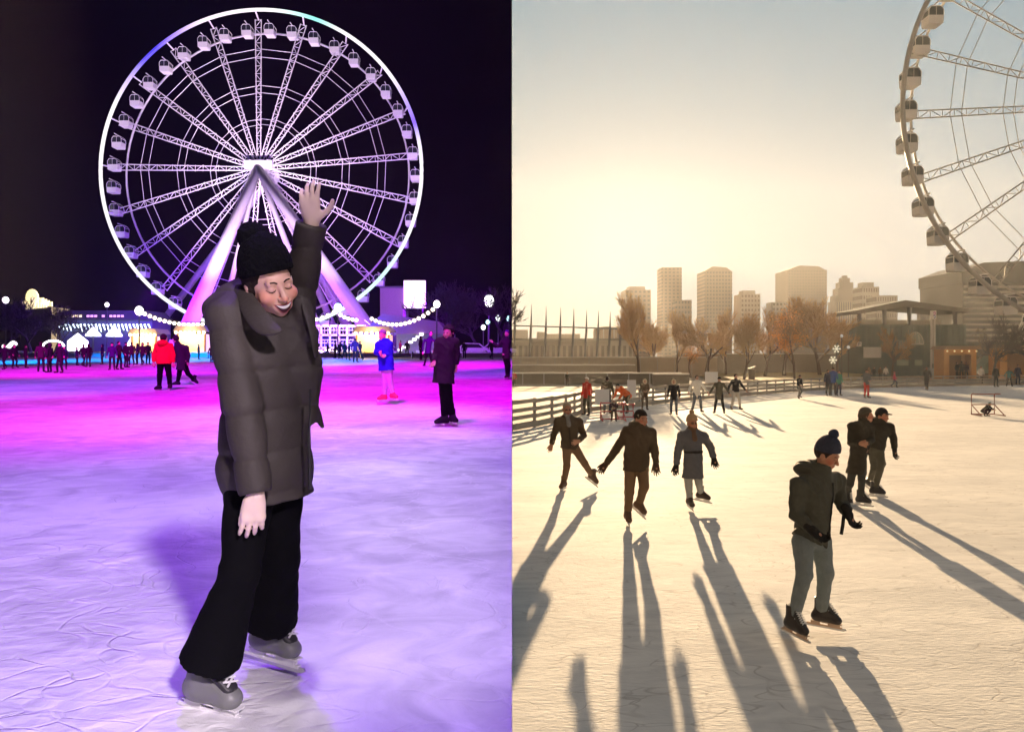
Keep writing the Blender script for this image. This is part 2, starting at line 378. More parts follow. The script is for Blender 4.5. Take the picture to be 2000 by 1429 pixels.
def boot(parent, an, toe, up, m, s, vox, blade=True, lace=None, shell=None):
    an = Vector(an); B = orth(toe, up); P = lambda x, y, z_: an + B @ Vector((x, y, z_)) * s; dn = B @ Vector((0, 0, -1))
    pr = [cap(P(0, -.012, .13), P(0, -.01, .0), .050 * s, .048 * s, k=.03), cap(P(0, -.045, -.03), P(0, -.01, -.03), .036 * s, .038 * s, k=.03),
          cap(P(0, -.02, -.02), P(0, .115, -.036), .046 * s, .038 * s, k=.04), cap(P(0, .0, .03), P(0, .09, -.012), .040 * s, .034 * s, k=.03), ell(P(0, .122, -.038), (.044 * s, .048 * s, .036 * s), .02, B.to_quaternion())]
    o = sdf_obj('boot', pr, vox, m, parent, cuts=[plane(P(0, 0, -.066), dn), plane(P(0, 0, .135), B @ Vector((0, 0, 1)))])
    if blade:
        mb = MB(); M4 = Matrix.Translation(an) @ B.to_4x4()
        def bx(c, d): mb.box(None, [a * s for a in d], M=M4 @ Matrix.Translation(Vector(c) * s))
        bx((0, .045, -.069), (.046, .25, .006)); bx((0, -.045, -.084), (.020, .075, .028)); bx((0, .105, -.084), (.020, .10, .028)); bx((0, .03, -.099), (.014, .285, .014))
        mb.build('blade_holder', shell or WHITE_PL, o)
        mc = MB(); mc.prism([(-.14, -.098), (-.155, -.113), (-.135, -.122), (.165, -.122), (.188, -.110), (.18, -.098)], -.002, .002)
        bl = mc.build('blade', BLADE, o); me = bl.data
        for v in me.vertices: x, y, z_ = v.co; v.co = an + B @ (Vector((y, x + .02, z_)) * s)
    if lace:
        sdf_obj('tongue', [cap(P(0, .045, .115), P(0, .052, .055), .030 * s, .030 * s, k=.01, flat=(B @ Vector((0, 1, .5)), .5)), cap(P(0, .056, .055), P(0, .118, .004), .040 * s, .034 * s, k=.01, flat=(B @ Vector((0, .6, 1)), .5))], min(vox, .008), TONG, o)
        ml = MB()
        for i in range(6):
            t = i / 5; y0 = .062 + .058 * t; z0 = .098 - .072 * t
            for sg in (-1, 1): ml.tube(P(-.026 * sg, y0 - .008, z0 + .004), P(.026 * sg, y0 + .014, z0 - .006), .0042 * s, n=5)
        ml.tube(P(0, .05, .075), P(.04, .06, .045), .004 * s, n=5); ml.tube(P(0, .05, .075), P(-.04, .065, .05), .004 * s, n=5)
        ml.build('lace', lace, o)
    return o
def person(base, J, o, label, group=None, vox=0.012, detail=True):
    """J: joints relative to base (Vector at the ground). o: outfit. Returns the Empty."""
    s = o.get('s', 1.0); k = 0.035 * s; root = empty('person', base, label, o.get('cat', 'person'), group)
    J = {a: Vector(b) for a, b in J.items()}; F = Vector(o['facing']).normalized(); HF = Vector(o.get('head_facing', F)); HU = Vector(o.get('head_up', (0, 0, 1)))
    flat = (tuple(F), 0.68); head = J['head']; neck = J['neck']; chest = J['chest']; pel = J['pelvis']
    # --- body, one continuous surface
    hs = s * o.get('head_s', 1.0); bp = head_prims(head, HF, HU, hs, o.get('laugh', False), detail)
    bp += [cap(neck, head + (neck - head) * .35, .055 * s, .05 * s, k=k), cap(chest, pel, .125 * s, .12 * s, k=k, flat=flat), ell(pel, (.14 * s, .11 * s, .10 * s), k), cap(neck, chest, .06 * s, .11 * s, k=k, flat=flat)]
    for S in 'LR':
        bp += [cap(chest + (J['sh' + S] - chest) * .4, J['sh' + S], .075 * s, .058 * s, k=k), cap(J['sh' + S], J['el' + S], .043 * s, .036 * s, k=.012), cap(J['el' + S], J['ha' + S], .036 * s, .025 * s, k=.008),
               cap(J['hip' + S], J['kn' + S], .070 * s, .043 * s, k=k * .6), cap(J['kn' + S], J['an' + S], .042 * s, .030 * s, k=k * .6), cap(J['an' + S], J['an' + S] + Vector(J['toe' + S]).normalized() * .1 * s + Vector((0, 0, -.03 * s)), .035 * s, .028 * s, k=k)]
        hd = Vector(o.get('hand_dir' + S, J['ha' + S] - J['el' + S])).normalized()
        if detail: hp = hand_prims(J['ha' + S], hd, o.get('palm' + S, F), s * o.get('hand_s', 1.0), o.get('curl' + S, 0.5), side=o.get('side' + S, 1), spread=o.get('spread', .12), thumb_out=o.get('thumb' + S, .5))
        else: hp = [cap(J['ha' + S], J['ha' + S] + hd * .1 * s, .034 * s, .03 * s, k=.02, flat=(tuple(F), .8))]
        if o.get('gloves') and detail: hp = [cap(J['ha' + S], J['ha' + S] + hd * .07 * s, .024 * s, k=.02)]
        bp += hp
        if o.get('gloves'):
            if detail: gp = hand_prims(J['ha' + S], hd, o.get('palm' + S, F), s * 1.18, o.get('curl' + S, 0.5), side=o.get('side' + S, 1), spread=.14, thumb_out=o.get('thumb' + S, .5)) + [cap(J['ha' + S] - hd * .04 * s, J['ha' + S] + hd * .02 * s, .038 * s, k=.02)]
            else: gp = [cap(J['ha' + S] - hd * .02, J['ha' + S] + hd * .11 * s, .044 * s, .042 * s, k=.02)]
            sdf_obj('glove', gp, vox if detail else vox, o['gloves'], root)
    skin = o.get('skin', SKIN)
    sdf_obj('body', bp, o.get('vox_body', vox), skin if detail else SKIN_PLAIN, root, paint=head_paint(head, HF, HU, hs, o.get('laugh', False), o.get('beard', False), o.get('glasses', False)) if detail else None)
    if o.get('laugh'): face_pieces(root, head, HF, HU, hs)
    Mh = orth(HF, HU); qh = Mh.to_quaternion(); HP = lambda x, y, z_: head + Mh @ Vector((x, y, z_)) * s
    # --- trousers
    if o.get('trousers'):
        t = o['trousers']; fl = o.get('flare', 0.0); rl = o.get('leg_r', 1.0); tp = [ell(pel + Vector((0, 0, -.03)), (.13 * s, .11 * s, .12 * s), k)]
        cu = []
        for S in 'LR':
            h, kn, an = J['hip' + S], J['kn' + S], J['an' + S]; e = kn + (an - kn) * o.get('trouser_len', .88)
            tp += [cap(h, kn, .092 * s * rl, .066 * s * rl, k=.03 * s), cap(kn, e, .066 * s * rl, (.054 + fl) * s * rl, k=.025 * s, end=True)]
        if detail: sdf_obj('trousers', tp, vox, t, root, disp=wrinkle(.0045 * s, 1.0, 1.3))
        else: sdf_obj('trousers', tp, vox, t, root)
    # --- coat
    if o.get('coat'):
        hem = J['hem'] if 'hem' in J else pel + Vector((0, 0, -.12 * s)); ad = (hem - pel).normalized()
        rc, rh, re = o.get('r_chest', .165), o.get('r_waist', .16), o.get('r_hem', .185); puff = o.get('puff'); pf = lambda n: (n, puff * s) if puff else None; ct = (chest - pel).length
        cf = (tuple(F), o.get('flat', .74))
        cp = [cap(chest, pel, rc * s, rh * s, k=.05 * s, flat=cf, puff=pf(3)), cap(pel, hem + ad * .1, rh * s, re * s, k=.05 * s, flat=cf, puff=pf(2)), cap(neck + Vector((0, 0, -.05 * s)), chest, .085 * s, rc * s * .95, k=.05 * s, flat=cf)]
        cp += o.get('torso_extra', [])
        if not o.get('no_hem_cut'): cp += [cut(hem, ad)]
        for S in 'LR': cp += [cap(neck + Vector((0, 0, -.045 * s)), J['sh' + S] + Vector((0, 0, -.01 * s)), .072 * s, .055 * s, k=.07 * s)]
        for S in 'LR':
            sh, el, ha = J['sh' + S], J['el' + S], J['ha' + S]; w_ = el + (ha - el) * o.get('sleeve_len', .96); sr = o.get('sleeve', 1.0)
            cp += [cap(chest + (sh - chest) * .35 + Vector((0, 0, .02)), sh, .086 * s, .062 * s * sr, k=.05 * s), cap(sh, el, .063 * s * sr, .058 * s * sr, k=o.get('arm_k', .035) * s, puff=pf(3)), cap(el, w_, .058 * s * sr, .047 * s * sr, k=.008 * s, puff=pf(3), end=True)]
        col = o.get('collar', .07)
        if col: cp += [cap(neck + Vector((0, 0, -.03)) - F * .01, neck + (head - neck) * .30, .088 * s, .078 * s, k=.03 * s), neg(cap(neck + (head - neck) * .3, head, .055 * s, .07 * s, k=.01))]
        if o.get('hood') in ('down', 'fur_down'):
            b = neck - F * .09 * s + Vector((0, 0, .02 * s)); cp += [ell(b, (.13 * s, .13 * s, .075 * s), .03)]
        if o.get('hood') in ('up', 'fur'):
            cp += [ell(HP(0, -.025, .02), (.115 * s, .125 * s, .14 * s), .03 * s, qh), neg(ell(HP(0, .09, -.015), (.075 * s, .12 * s, .10 * s), .02, qh))]
        cp += o.get('coat_extra', [])
        cuts = []
        sdf_obj('coat', cp, o.get('vox_coat', vox), o['coat'], root, cuts=cuts, disp=o.get('coat_disp') or (wrinkle(o.get('wr', .008) * s, 1.0, o.get('seed', 0.0)) if detail else None))
        if o.get('belt'): sdf_obj('belt', [cap(J['belt'], J['belt'] + Vector((0, 0, -.035)), (rh + .012) * s, k=.01, flat=cf)], vox, o['belt'], root, cuts=[plane(J['belt'], (0, 0, 1)), plane(J['belt'] + Vector((0, 0, -.04)), (0, 0, -1))])
        if o.get('hood') == 'fur':
            pr = []
            for i in range(14):
                a = 2 * math.pi * i / 14; b = 2 * math.pi * (i + 1) / 14
                pr.append(cap(HP(.088 * math.cos(a), .055, -.01 + .118 * math.sin(a)), HP(.088 * math.cos(b), .055, -.01 + .118 * math.sin(b)), .03 * s, k=.01))
            sdf_obj('fur_trim', pr, vox, FUR, root)
        if o.get('zip') and detail:
            zt = chest + F * (rc * .74 + .012) * s + Vector((0, 0, .10 * s)); zb = hem + F * (re * .74 + .010) * s + Vector((0, 0, .02)); zm = pel + F * (rh * .74 + .016) * s
            MB().poly([zt, chest + F * (rc * .74 + .014) * s, zm, zb], .006 * s, n=6).build('zip_flap', o['zip'], root, smooth=True)
    if o.get('scarf'):
        sdf_obj('scarf', [cap(neck + (head - neck) * .15 - F * .01, neck + (head - neck) * .42 + F * .012, .088 * s, .078 * s, k=.02), cap(neck + F * .08 * s, chest + F * .155 * s, .035 * s, .04 * s, k=.03)], vox, o['scarf'], root)
    # --- hair and hats
    s0_ = s; s = hs; HP = lambda x, y, z_: head + Mh @ Vector((x, y, z_)) * s
    hk = o.get('hat'); hl = o.get('hair_len', 0)
    if o.get('hair'):
        hp = [ell(HP(0, -.022, .032), (.084 * s, .095 * s, .096 * s), .02, qh)]
        if hl: hp += [cap(HP(0, -.06, -.02), HP(0, -.075, -.02 - hl), .065 * s, .045 * s, k=.03), cap(HP(.055, -.01, -.02), HP(.06, -.01, -.05 - hl * .7), .03 * s, .022 * s, k=.02), cap(HP(-.055, -.01, -.02), HP(-.06, -.01, -.05 - hl * .7), .03 * s, .022 * s, k=.02)]
        hp += [neg(ell(HP(0, .085, -.03), (.072 * s, .08 * s, .10 * s), .015, qh))]
        sdf_obj('hair', hp, vox, o['hair'], root, disp=wrinkle(.006, 2.2))
    if hk:
        rise = o.get('hat_rise', .0); base_p = HP(0, 0, o.get('brim', .035))
        hp = [ell(HP(0, -.014, .03 + rise * .5), (.090 * s, .106 * s, (.110 + rise * .6) * s), .02, qh)]
        nrm = -(Mh @ Vector((0, -.30, 1)))
        ht = sdf_obj('hat', hp, vox * .8, o['hat_mat'], root, cuts=[plane(base_p, nrm)], disp=(lambda P, c=head: -.0018 * np.sin(260 * (P[..., 0] + P[..., 1]))) if detail and vox < .01 else None)
        if hk == 'pompom': sdf_obj('pompom', [ell(HP(*o.get('pom_at', (0, -.02, .155 + rise))), (.04 * s * o.get('pom', 1),) * 3, .01)], vox, o.get('pom_mat', o['hat_mat']), root, disp=wrinkle(.008, 3.0))
        if hk == 'cap': sdf_obj('hat_peak', [cap(HP(-.045, .085, .05), HP(.045, .085, .05), .02 * s, k=.03, flat=(Mh @ Vector((0, 0, 1)), .3)), ell(HP(0, .115, .047), (.06 * s, .05 * s, .009 * s), .01, qh)], vox * .8, o['hat_mat'], root)
    s = s0_
    # --- boots
    for S in 'LR':
        an = J['an' + S]; up = o.get('boot_up' + S, (0, 0, 1))
        if detail: boot(root, an, J['toe' + S], up, o.get('boots', BLACKF), s * o.get('boot_s', 1.0), min(vox, .01), True, o.get('lace'), o.get('shell'))
    if not detail:
        pr = []
        for S in 'LR':
            an = J['an' + S]; t = Vector(J['toe' + S]).normalized(); pr += [cap(an + Vector((0, 0, .1)) * s, an, .055 * s, .05 * s, k=.02), cap(an + Vector((0, 0, -.04)) * s, an + t * .15 * s + Vector((0, 0, -.05)) * s, .045 * s, .04 * s, k=.02)]
        bo = sdf_obj('boots', pr, vox, o.get('boots', BLACKF), root)
    return root
def pose(kind='stand', s=1.0, yaw=0.0, h=1.0):
    "canonical standing figure facing -Y, then turned by yaw"
    J = dict(head=(0, -.01, 1.62), neck=(0, 0, 1.47), chest=(0, 0, 1.30), pelvis=(0, 0, .96), shL=(.18, 0, 1.41), shR=(-.18, 0, 1.41), elL=(.26, .03, 1.13), elR=(-.26, .03, 1.13),
             haL=(.28, -.05, .90), haR=(-.28, -.05, .90), hipL=(.09, 0, .92), hipR=(-.09, 0, .92), knL=(.12, -.03, .52), knR=(-.12, -.03, .52), anL=(.13, .0, .12), anR=(-.13, .0, .12),
             toeL=(.25, -1, 0), toeR=(-.25, -1, 0), hem=(0, 0, .80))
    if kind == 'stride': J.update(knL=(.2, -.08, .54), anL=(.36, .22, .22), knR=(-.08, -.12, .5), anR=(-.1, -.05, .12), head=(.0, -.12, 1.58), neck=(0, -.08, 1.44), chest=(0, -.05, 1.28), shL=(.18, -.06, 1.38), shR=(-.18, -.06, 1.38), elL=(.33, .05, 1.15), elR=(-.30, -.15, 1.14), haL=(.42, .02, .96), haR=(-.26, -.33, 1.0), toeL=(.8, -.6, -.4))
    if kind == 'walk': J.update(knL=(.1, -.24, .54), anL=(.1, -.2, .12), knR=(-.1, .06, .5), anR=(-.1, .32, .2), elL=(.25, .14, 1.15), haL=(.25, .1, .92), elR=(-.25, -.08, 1.14), haR=(-.22, -.28, 1.02), toeL=(0, -1, 0), toeR=(0, -1, -.5))
    if kind == 'bend': J.update(head=(0, -.50, 1.25), neck=(0, -.40, 1.18), chest=(0, -.30, 1.12), pelvis=(0, .1, .88), shL=(.18, -.36, 1.12), shR=(-.18, -.36, 1.12), elL=(.22, -.45, .88), elR=(-.22, -.45, .88), haL=(.2, -.6, .72), haR=(-.2, -.6, .72), hipL=(.09, .1, .86), hipR=(-.09, .1, .86), knL=(.12, -.08, .48), knR=(-.12, -.08, .48), hem=(0, .2, .78))
    if kind == 'arms': J.update(elL=(.36, .02, 1.16), haL=(.48, -.08, .97), elR=(-.34, 0, 1.15), haR=(-.44, -.10, .96), knL=(.16, -.05, .52), anL=(.22, 0, .12), knR=(-.16, -.05, .52), anR=(-.22, .0, .12))
    if kind == 'huddle': J.update(elL=(.22, -.08, 1.12), haL=(.08, -.22, 1.05), elR=(-.22, -.08, 1.12), haR=(-.08, -.22, 1.05), head=(0, -.05, 1.60))
    if kind == 'crouch': J.update(head=(0, -.30, .88), neck=(0, -.22, .78), chest=(0, -.15, .68), pelvis=(0, .12, .42), shL=(.17, -.16, .74), shR=(-.17, -.16, .74), elL=(.24, -.3, .55), elR=(-.24, -.3, .55), haL=(.2, -.5, .5), haR=(-.2, -.5, .5), hipL=(.09, .12, .40), hipR=(-.09, .12, .40), knL=(.2, -.25, .50), knR=(-.2, -.25, .50), anL=(.17, -.02, .12), anR=(-.17, -.02, .12), hem=(0, .2, .34))
    m = Matrix.Rotation(yaw, 3, 'Z'); J = {a: m @ (Vector(b) * (s if not a.startswith('toe') else 1)) for a, b in J.items()}
    f = m @ Vector((0, -1, 0))
    return J, f
# ------------------------------------------------------------------ ground
def ice_mat(name, c1, c2, rough, scr=1.0, bumpd=0.012, stretch=(1, 1, 1), fine=22.0, dark=(0.5, 0.5, 0.52), spec=.3, midw=1.0, scrb=-.6):
    m = bpy.data.materials.new(name); m.use_nodes = True; t = m.node_tree; b = t.nodes['Principled BSDF']
    A = lambda ty, **k: [n := t.nodes.new(ty), [setattr(n, a, v) for a, v in k.items()]][0]
    tcn = A('ShaderNodeTexCoord'); mp = A('ShaderNodeMapping'); mp.inputs['Scale'].default_value = stretch
    t.links.new(tcn.outputs['Object'], mp.inputs[0])
    def noise(s, d, dist=0.0):
        n = A('ShaderNodeTexNoise'); n.inputs['Scale'].default_value = s; n.inputs['Detail'].default_value = d; n.inputs['Distortion'].default_value = dist; t.links.new(mp.outputs[0], n.inputs['Vector']); return n
    big = noise(0.35, 3); mid = noise(2.2, 6, 1.2); fin = noise(fine, 5, .5)
    # skate scratches: cell borders of a strongly bent voronoi
    wob = noise(0.9, 2, 0); vs = A('ShaderNodeVectorMath', operation='SCALE'); vs.inputs['Scale'].default_value = 2.6; t.links.new(wob.outputs['Color'], vs.inputs[0])
    va_ = A('ShaderNodeVectorMath', operation='ADD'); t.links.new(mp.outputs[0], va_.inputs[0]); t.links.new(vs.outputs[0], va_.inputs[1])
    cuts = []
    for s in (0.8, 1.9):
        vo = A('ShaderNodeTexVoronoi', feature='DISTANCE_TO_EDGE'); vo.inputs['Scale'].default_value = s; t.links.new(va_.outputs[0], vo.inputs['Vector'])
        r = A('ShaderNodeMapRange'); r.inputs['From Min'].default_value = 0; r.inputs['From Max'].default_value = .012 * s + .006; r.inputs['To Min'].default_value = 1; r.inputs['To Max'].default_value = 0
        t.links.new(vo.outputs[0], r.inputs[0])
        g = A('ShaderNodeMath', operation='MULTIPLY'); rr = A('ShaderNodeMapRange'); rr.inputs['From Min'].default_value = .38; rr.inputs['From Max'].default_value = .62; gn = noise(1.1 + s, 2); t.links.new(gn.outputs[0], rr.inputs[0]); t.links.new(r.outputs[0], g.inputs[0]); t.links.new(rr.outputs[0], g.inputs[1]); cuts.append(g)
    sc_ = A('ShaderNodeMath', operation='MAXIMUM'); t.links.new(cuts[0].outputs[0], sc_.inputs[0]); t.links.new(cuts[1].outputs[0], sc_.inputs[1])
    mul = A('ShaderNodeMath', operation='MULTIPLY'); mul.inputs[1].default_value = scr; t.links.new(sc_.outputs[0], mul.inputs[0])
    av = A('ShaderNodeMath', operation='ADD'); t.links.new(big.outputs[0], av.inputs[0]); t.links.new(mid.outputs[0], av.inputs[1])
    rp = A('ShaderNodeMapRange'); rp.inputs['From Min'].default_value = .75; rp.inputs['From Max'].default_value = 1.25; t.links.new(av.outputs[0], rp.inputs[0])
    mx_ = A('ShaderNodeMixRGB'); mx_.inputs[1].default_value = (*c1, 1); mx_.inputs[2].default_value = (*c2, 1); t.links.new(rp.outputs[0], mx_.inputs[0])
    md = A('ShaderNodeMixRGB'); md.inputs[2].default_value = (*dark, 1); f2 = A('ShaderNodeMath', operation='MULTIPLY'); f2.inputs[1].default_value = .55; t.links.new(mul.outputs[0], f2.inputs[0]); t.links.new(f2.outputs[0], md.inputs[0]); t.links.new(mx_.outputs[0], md.inputs[1])
    t.links.new(md.outputs[0], b.inputs['Base Color'])
    b.inputs['Roughness'].default_value = rough; b.inputs['Specular IOR Level'].default_value = spec
    h1 = A('ShaderNodeMath', operation='MULTIPLY_ADD'); h1.inputs[1].default_value = midw; t.links.new(mid.outputs[0], h1.inputs[0]); t.links.new(fin.outputs[0], h1.inputs[2])
    h2 = A('ShaderNodeMath', operation='MULTIPLY_ADD'); h2.inputs[1].default_value = scrb; t.links.new(mul.outputs[0], h2.inputs[0]); t.links.new(h1.outputs[0], h2.inputs[2])
    bp = A('ShaderNodeBump'); bp.inputs['Strength'].default_value = 1.0; bp.inputs['Distance'].default_value = bumpd; t.links.new(h2.outputs[0], bp.inputs['Height']); t.links.new(bp.outputs[0], b.inputs['Normal'])
    return m
ICE_N = ice_mat('ice_at_night', (.48, .48, .52), (.88, .88, .90), .55, 0.8, .016, (1, 1.25, 1), 10, midw=1.4, dark=(.9, .9, .92))
ICE_D = ice_mat('ice_by_day', (.62, .62, .62), (.84, .83, .81), .85, 1.0, .0042, (.7, 1.8, 1), 18, spec=.12, midw=.6, dark=(.30, .28, .27), scrb=-.25)
def sheet(name, side, m, poly, dz=0.0):
    "flat sheet following the slope of its side; poly = [(x, y)...]"
    mb = MB(); mb.add([(x, y, gz(side, y) + dz) for x, y in poly], [tuple(range(len(poly)))]); return mb.build(name, m)
def strip_sheet(name, side, m, x0, x1, ys, dz=0.0):
    mb = MB(); 
    for y in ys: mb.v += [(x0, y, gz(side, y) + dz), (x1, y, gz(side, y) + dz)]
    for i in range(len(ys) - 1): mb.f.append((2 * i, 2 * i + 1, 2 * i + 3, 2 * i + 2))
    return mb.build(name, m)
SNOWG = mat('trodden_snow', (.40, .40, .42), col2=(.62, .62, .64), rough=.8, scale=.8, bump=.4, bscale=6)
EARTH = mat('concrete_ground', (.30, .26, .21), col2=(.42, .37, .30), rough=.9, scale=.25, bump=.2, bscale=3)
GRASS = mat('dry_grass', (.26, .19, .07), col2=(.42, .31, .12), rough=.95, scale=1.2, bump=.8, bscale=14)
g1_ = strip_sheet('night_ground', LEFT, SNOWG, -103, 0, [-130, 0, 40, 80, 150], -.004); tag(g1_, kind='structure')
tag(strip_sheet('night_ice', LEFT, ICE_N, -75, -0.001, [-30, 0, 20, 40, 60, 74]), kind='structure')
g2_ = strip_sheet('day_ground', RIGHT, EARTH, 0, 470, [-130, 0, 40, 80, 160, 690], -.006); tag(g2_, kind='structure')
# edge of the sunlit rink: the fence line, in photo pixels of its foot
FL = [(1000, 842), (1060, 832), (1110, 820), (1150, 805), (1215, 798), (1300, 788), (1370, 781), (1450, 774), (1530, 767), (1600, 762), (1700, 757.5), (1800, 755), (1900, 753), (2010, 751.5), (2120, 750.5)]
FP = [foot(RIGHT, a, b) for a, b in FL]; FP[0].x = 0.01
poly = [(0.001, -30), (70, -30), (90, 40), (FP[-1].x, FP[-1].y)] + [(p.x, p.y) for p in reversed(FP[:-1])]; poly[-1] = (0.001, FP[0].y)
def fan(name, side, m, poly, dz):
    mb = MB(); mb.add([(x, y, gz(side, y) + dz) for x, y in poly], [tuple(range(len(poly)))]); o = mb.build(name, m)
    bm = bmesh.new(); bm.from_mesh(o.data); bmesh.ops.triangulate(bm, faces=bm.faces[:]); bm.to_mesh(o.data); bm.free(); return o
tag(fan('day_ice', RIGHT, ICE_D, poly, 0), kind='structure')
# the divider: a tall sheet added to block light between the two places, turned off to the side behind the viewer
DIV = mat('light_divider_grey', (.2, .2, .21), rough=.9, var=.03)
mb = MB(); mb.add([(0, 2.6, -3), (0, 690, -3), (0, 690, 150), (0, 2.6, 150)], [(0, 1, 2, 3)]); mb.add([(1.2, -.9, -3), (96, -120, -3), (96, -120, 150), (1.2, -.9, 150)], [(0, 1, 2, 3)])
tag(mb.build('light_divider', DIV), kind='structure')
# ------------------------------------------------------------------ big wheels
W_ST = mat('wheel_white_steel', (.72, .70, .70), rough=.45, var=.05)
W_STD = mat('wheel_grey_steel', (.42, .40, .37), rough=.5, var=.05)
W_CAB = mat('cabin_white', (.78, .76, .74), rough=.35, var=.05)
W_GL = mat('cabin_glass', (.02, .025, .03), rough=.12, var=.05)
W_GLD = mat('cabin_glass_by_day', (.06, .08, .09), rough=.10, var=.05)
def rim_mat():
    "LED rim: real colours of the lit tube by angle round the wheel"
    m = bpy.data.materials.new('led_rim'); m.use_nodes = True; t = m.node_tree; b = t.nodes['Principled BSDF']
    tcn = t.nodes.new('ShaderNodeTexCoord'); s_ = t.nodes.new('ShaderNodeSeparateXYZ'); t.links.new(tcn.outputs['Object'], s_.inputs[0])
    a = t.nodes.new('ShaderNodeMath'); a.operation = 'ARCTAN2'; t.links.new(s_.outputs['Z'], a.inputs[0]); t.links.new(s_.outputs['X'], a.inputs[1])
    r = t.nodes.new('ShaderNodeMapRange'); r.inputs['From Min'].default_value = -math.pi; r.inputs['From Max'].default_value = math.pi; t.links.new(a.outputs[0], r.inputs[0])
    c = t.nodes.new('ShaderNodeValToRGB'); t.links.new(r.outputs[0], c.inputs[0]); W = (1, .93, .97); cr = c.color_ramp
    cr.elements[0].position = 0; cr.elements[0].color = (*W, 1); cr.elements[1].position = 1; cr.elements[1].color = (*W, 1)
    deg = lambda d: (d + 180) / 360
    for d, k in ((-40, (.6, 1, .9)), (-62, (.85, 1, .95)), (-20, W), (10, (.9, .8, 1)), (17, (.25, .12, 1)), (26, (.55, .4, 1)), (36, (1, .9, 1)), (60, W), (70, (.25, .85, .75)), (77, (.6, 1, .95)), (86, W), (112, (1, .8, 1)), (122, (.4, .25, 1)), (131, (.07, .05, 1)), (137, (.12, .08, 1)), (145, (.6, .45, 1)), (156, W)):
        e = cr.elements.new(deg(d)); e.color = (*k, 1)
    t.links.new(c.outputs[0], b.inputs['Emission Color']); b.inputs['Emission Strength'].default_value = .38; b.inputs['Base Color'].default_value = (.02, .02, .02, 1)
    return m
def ferris(cen, Rr, night, label, legs, spoke0=7.0, rz=0.0, tube=.32, hub_r=1.6, cat='ferris wheel'):
    root = empty('ferris_wheel', Vector((cen.x, cen.y, cen.z)), label, cat, rz=rz)
    st = W_ST if night else W_STD; NS = 21
    c_ = lambda r, a, y: (r * math.cos(a), y, r * math.sin(a))
    ring = lambda r, y, n=126: [c_(r, 2 * math.pi * i / n, y) for i in range(n)]
    MB().poly(ring(Rr, -1.7), tube, 8, True).build('rim', rim_mat() if night else W_STD, root, True)
    MB().poly(ring(Rr * .905, 1.5, 84), .16, 6, True).build('inner_ring', st, root, True)
    for i in range(NS):
        a = R(spoke0) + 2 * math.pi * i / NS; mb = MB(); hw = .47; d = Vector((math.cos(a), 0, math.sin(a))); n_ = Vector((-math.sin(a), 0, math.cos(a)))
        A = lambda r, sd, y: d * r + n_ * sd * hw * min(1, .45 + r / (Rr * .5)) + Vector((0, y, 0))
        nb = 18; ys = lambda r: 2.4 * (1 - r / Rr) + .25
        for sy in (-1,):
            for sd in (-1, 1): mb.tube(A(1.2, sd, sy * ys(1.2)), A(Rr * .965, sd, sy * ys(Rr)), .085, n=5)
            for j in range(nb):
                r0 = Rr * (.06 + .9 * j / nb); r1 = Rr * (.06 + .9 * (j + 1) / nb)
                if sy < 0 or j % 2 == 0: mb.tube(A(r0, 1 if j % 2 else -1, sy * ys(r0)), A(r1, -1 if j % 2 else 1, sy * ys(r1)), .05, n=4, caps=False); mb.tube(A(r1, -1, sy * ys(r1)), A(r1, 1, sy * ys(r1)), .045, n=4, caps=False)
        mb.tube(A(Rr * .965, 0, 0), A(Rr, 0, -1.6), .12, n=5)
        mb.build('spoke', st, root)
    for fr in (.30, .335, .50, .545, .725, .775):
        mb = MB()
        for i in range(NS):
            a = R(spoke0) + 2 * math.pi * i / NS; b = a + 2 * math.pi / NS; mb.tube(c_(Rr * fr, a, -.6), c_(Rr * fr, b, -.6), .05, n=4, caps=False)
        mb.build('cross_brace', st, root)
    hb = MB(); hb.tube((0, -3.2, 0), (0, 3.2, 0), hub_r * .62, n=20); hb.tube((0, -2.4, 0), (0, -2.0, 0), hub_r, n=20); hb.tube((0, 2.0, 0), (0, 2.4, 0), hub_r, n=20); hb.box((0, -2.8, hub_r * .35), (hub_r * 2.6, 1.0, hub_r * .75))
    hb.build('hub', st, root)
    # cabins
    def cabin():
        b = MB(); prof = [(-.78, -1.28), (.78, -1.28), (.92, -1.1), (.94, -.2), (-.94, -.2), (-.92, -1.1)]; b.prism(prof, -.9, .9)
        cb = b.build('cabin', W_CAB, root); g = MB(); g.prism([(-.92, -.19), (.92, -.19), (.90, .5), (.62, .88), (-.62, .88), (-.90, .5)], -.87, .87); g.build('window', W_GL if night else W_GLD, cb)
        f = MB()
        for y in (-.9, .9): f.poly([(-.94, y, -.2), (-.92, y, .5), (-.62, y, .92), (.62, y, .92), (.92, y, .5), (.94, y, -.2)], .055, 4)
        for x in (-.92, .92): f.tube((x, -.9, .5), (x, .9, .5), .05, n=4)
        f.tube((0, -.9, -.2), (0, -.9, .92), .03, n=4); f.box((0, 0, .95), (1.2, 1.7, .10)); f.tube((0, -1.7, 1.25), (0, 1.5, 1.25), .09, n=6); f.box((0, 0, 1.1), (.3, .3, .35)); f.build('cabin_frame', W_CAB, cb)
        return cb
    c0 = cabin(); cabs = [c0]
    for i in range(1, 42): cabs.append(copy_tree(c0, root))
    for i, cb in enumerate(cabs):
        a = R(spoke0 + 4.28) + 2 * math.pi * i / 42; cb.location = (Rr * .955 * math.cos(a), 0, Rr * .955 * math.sin(a) - 1.25); cb.rotation_euler = (0, 0, -rz); cb.scale = (.78,) * 3 if night else (.95,) * 3
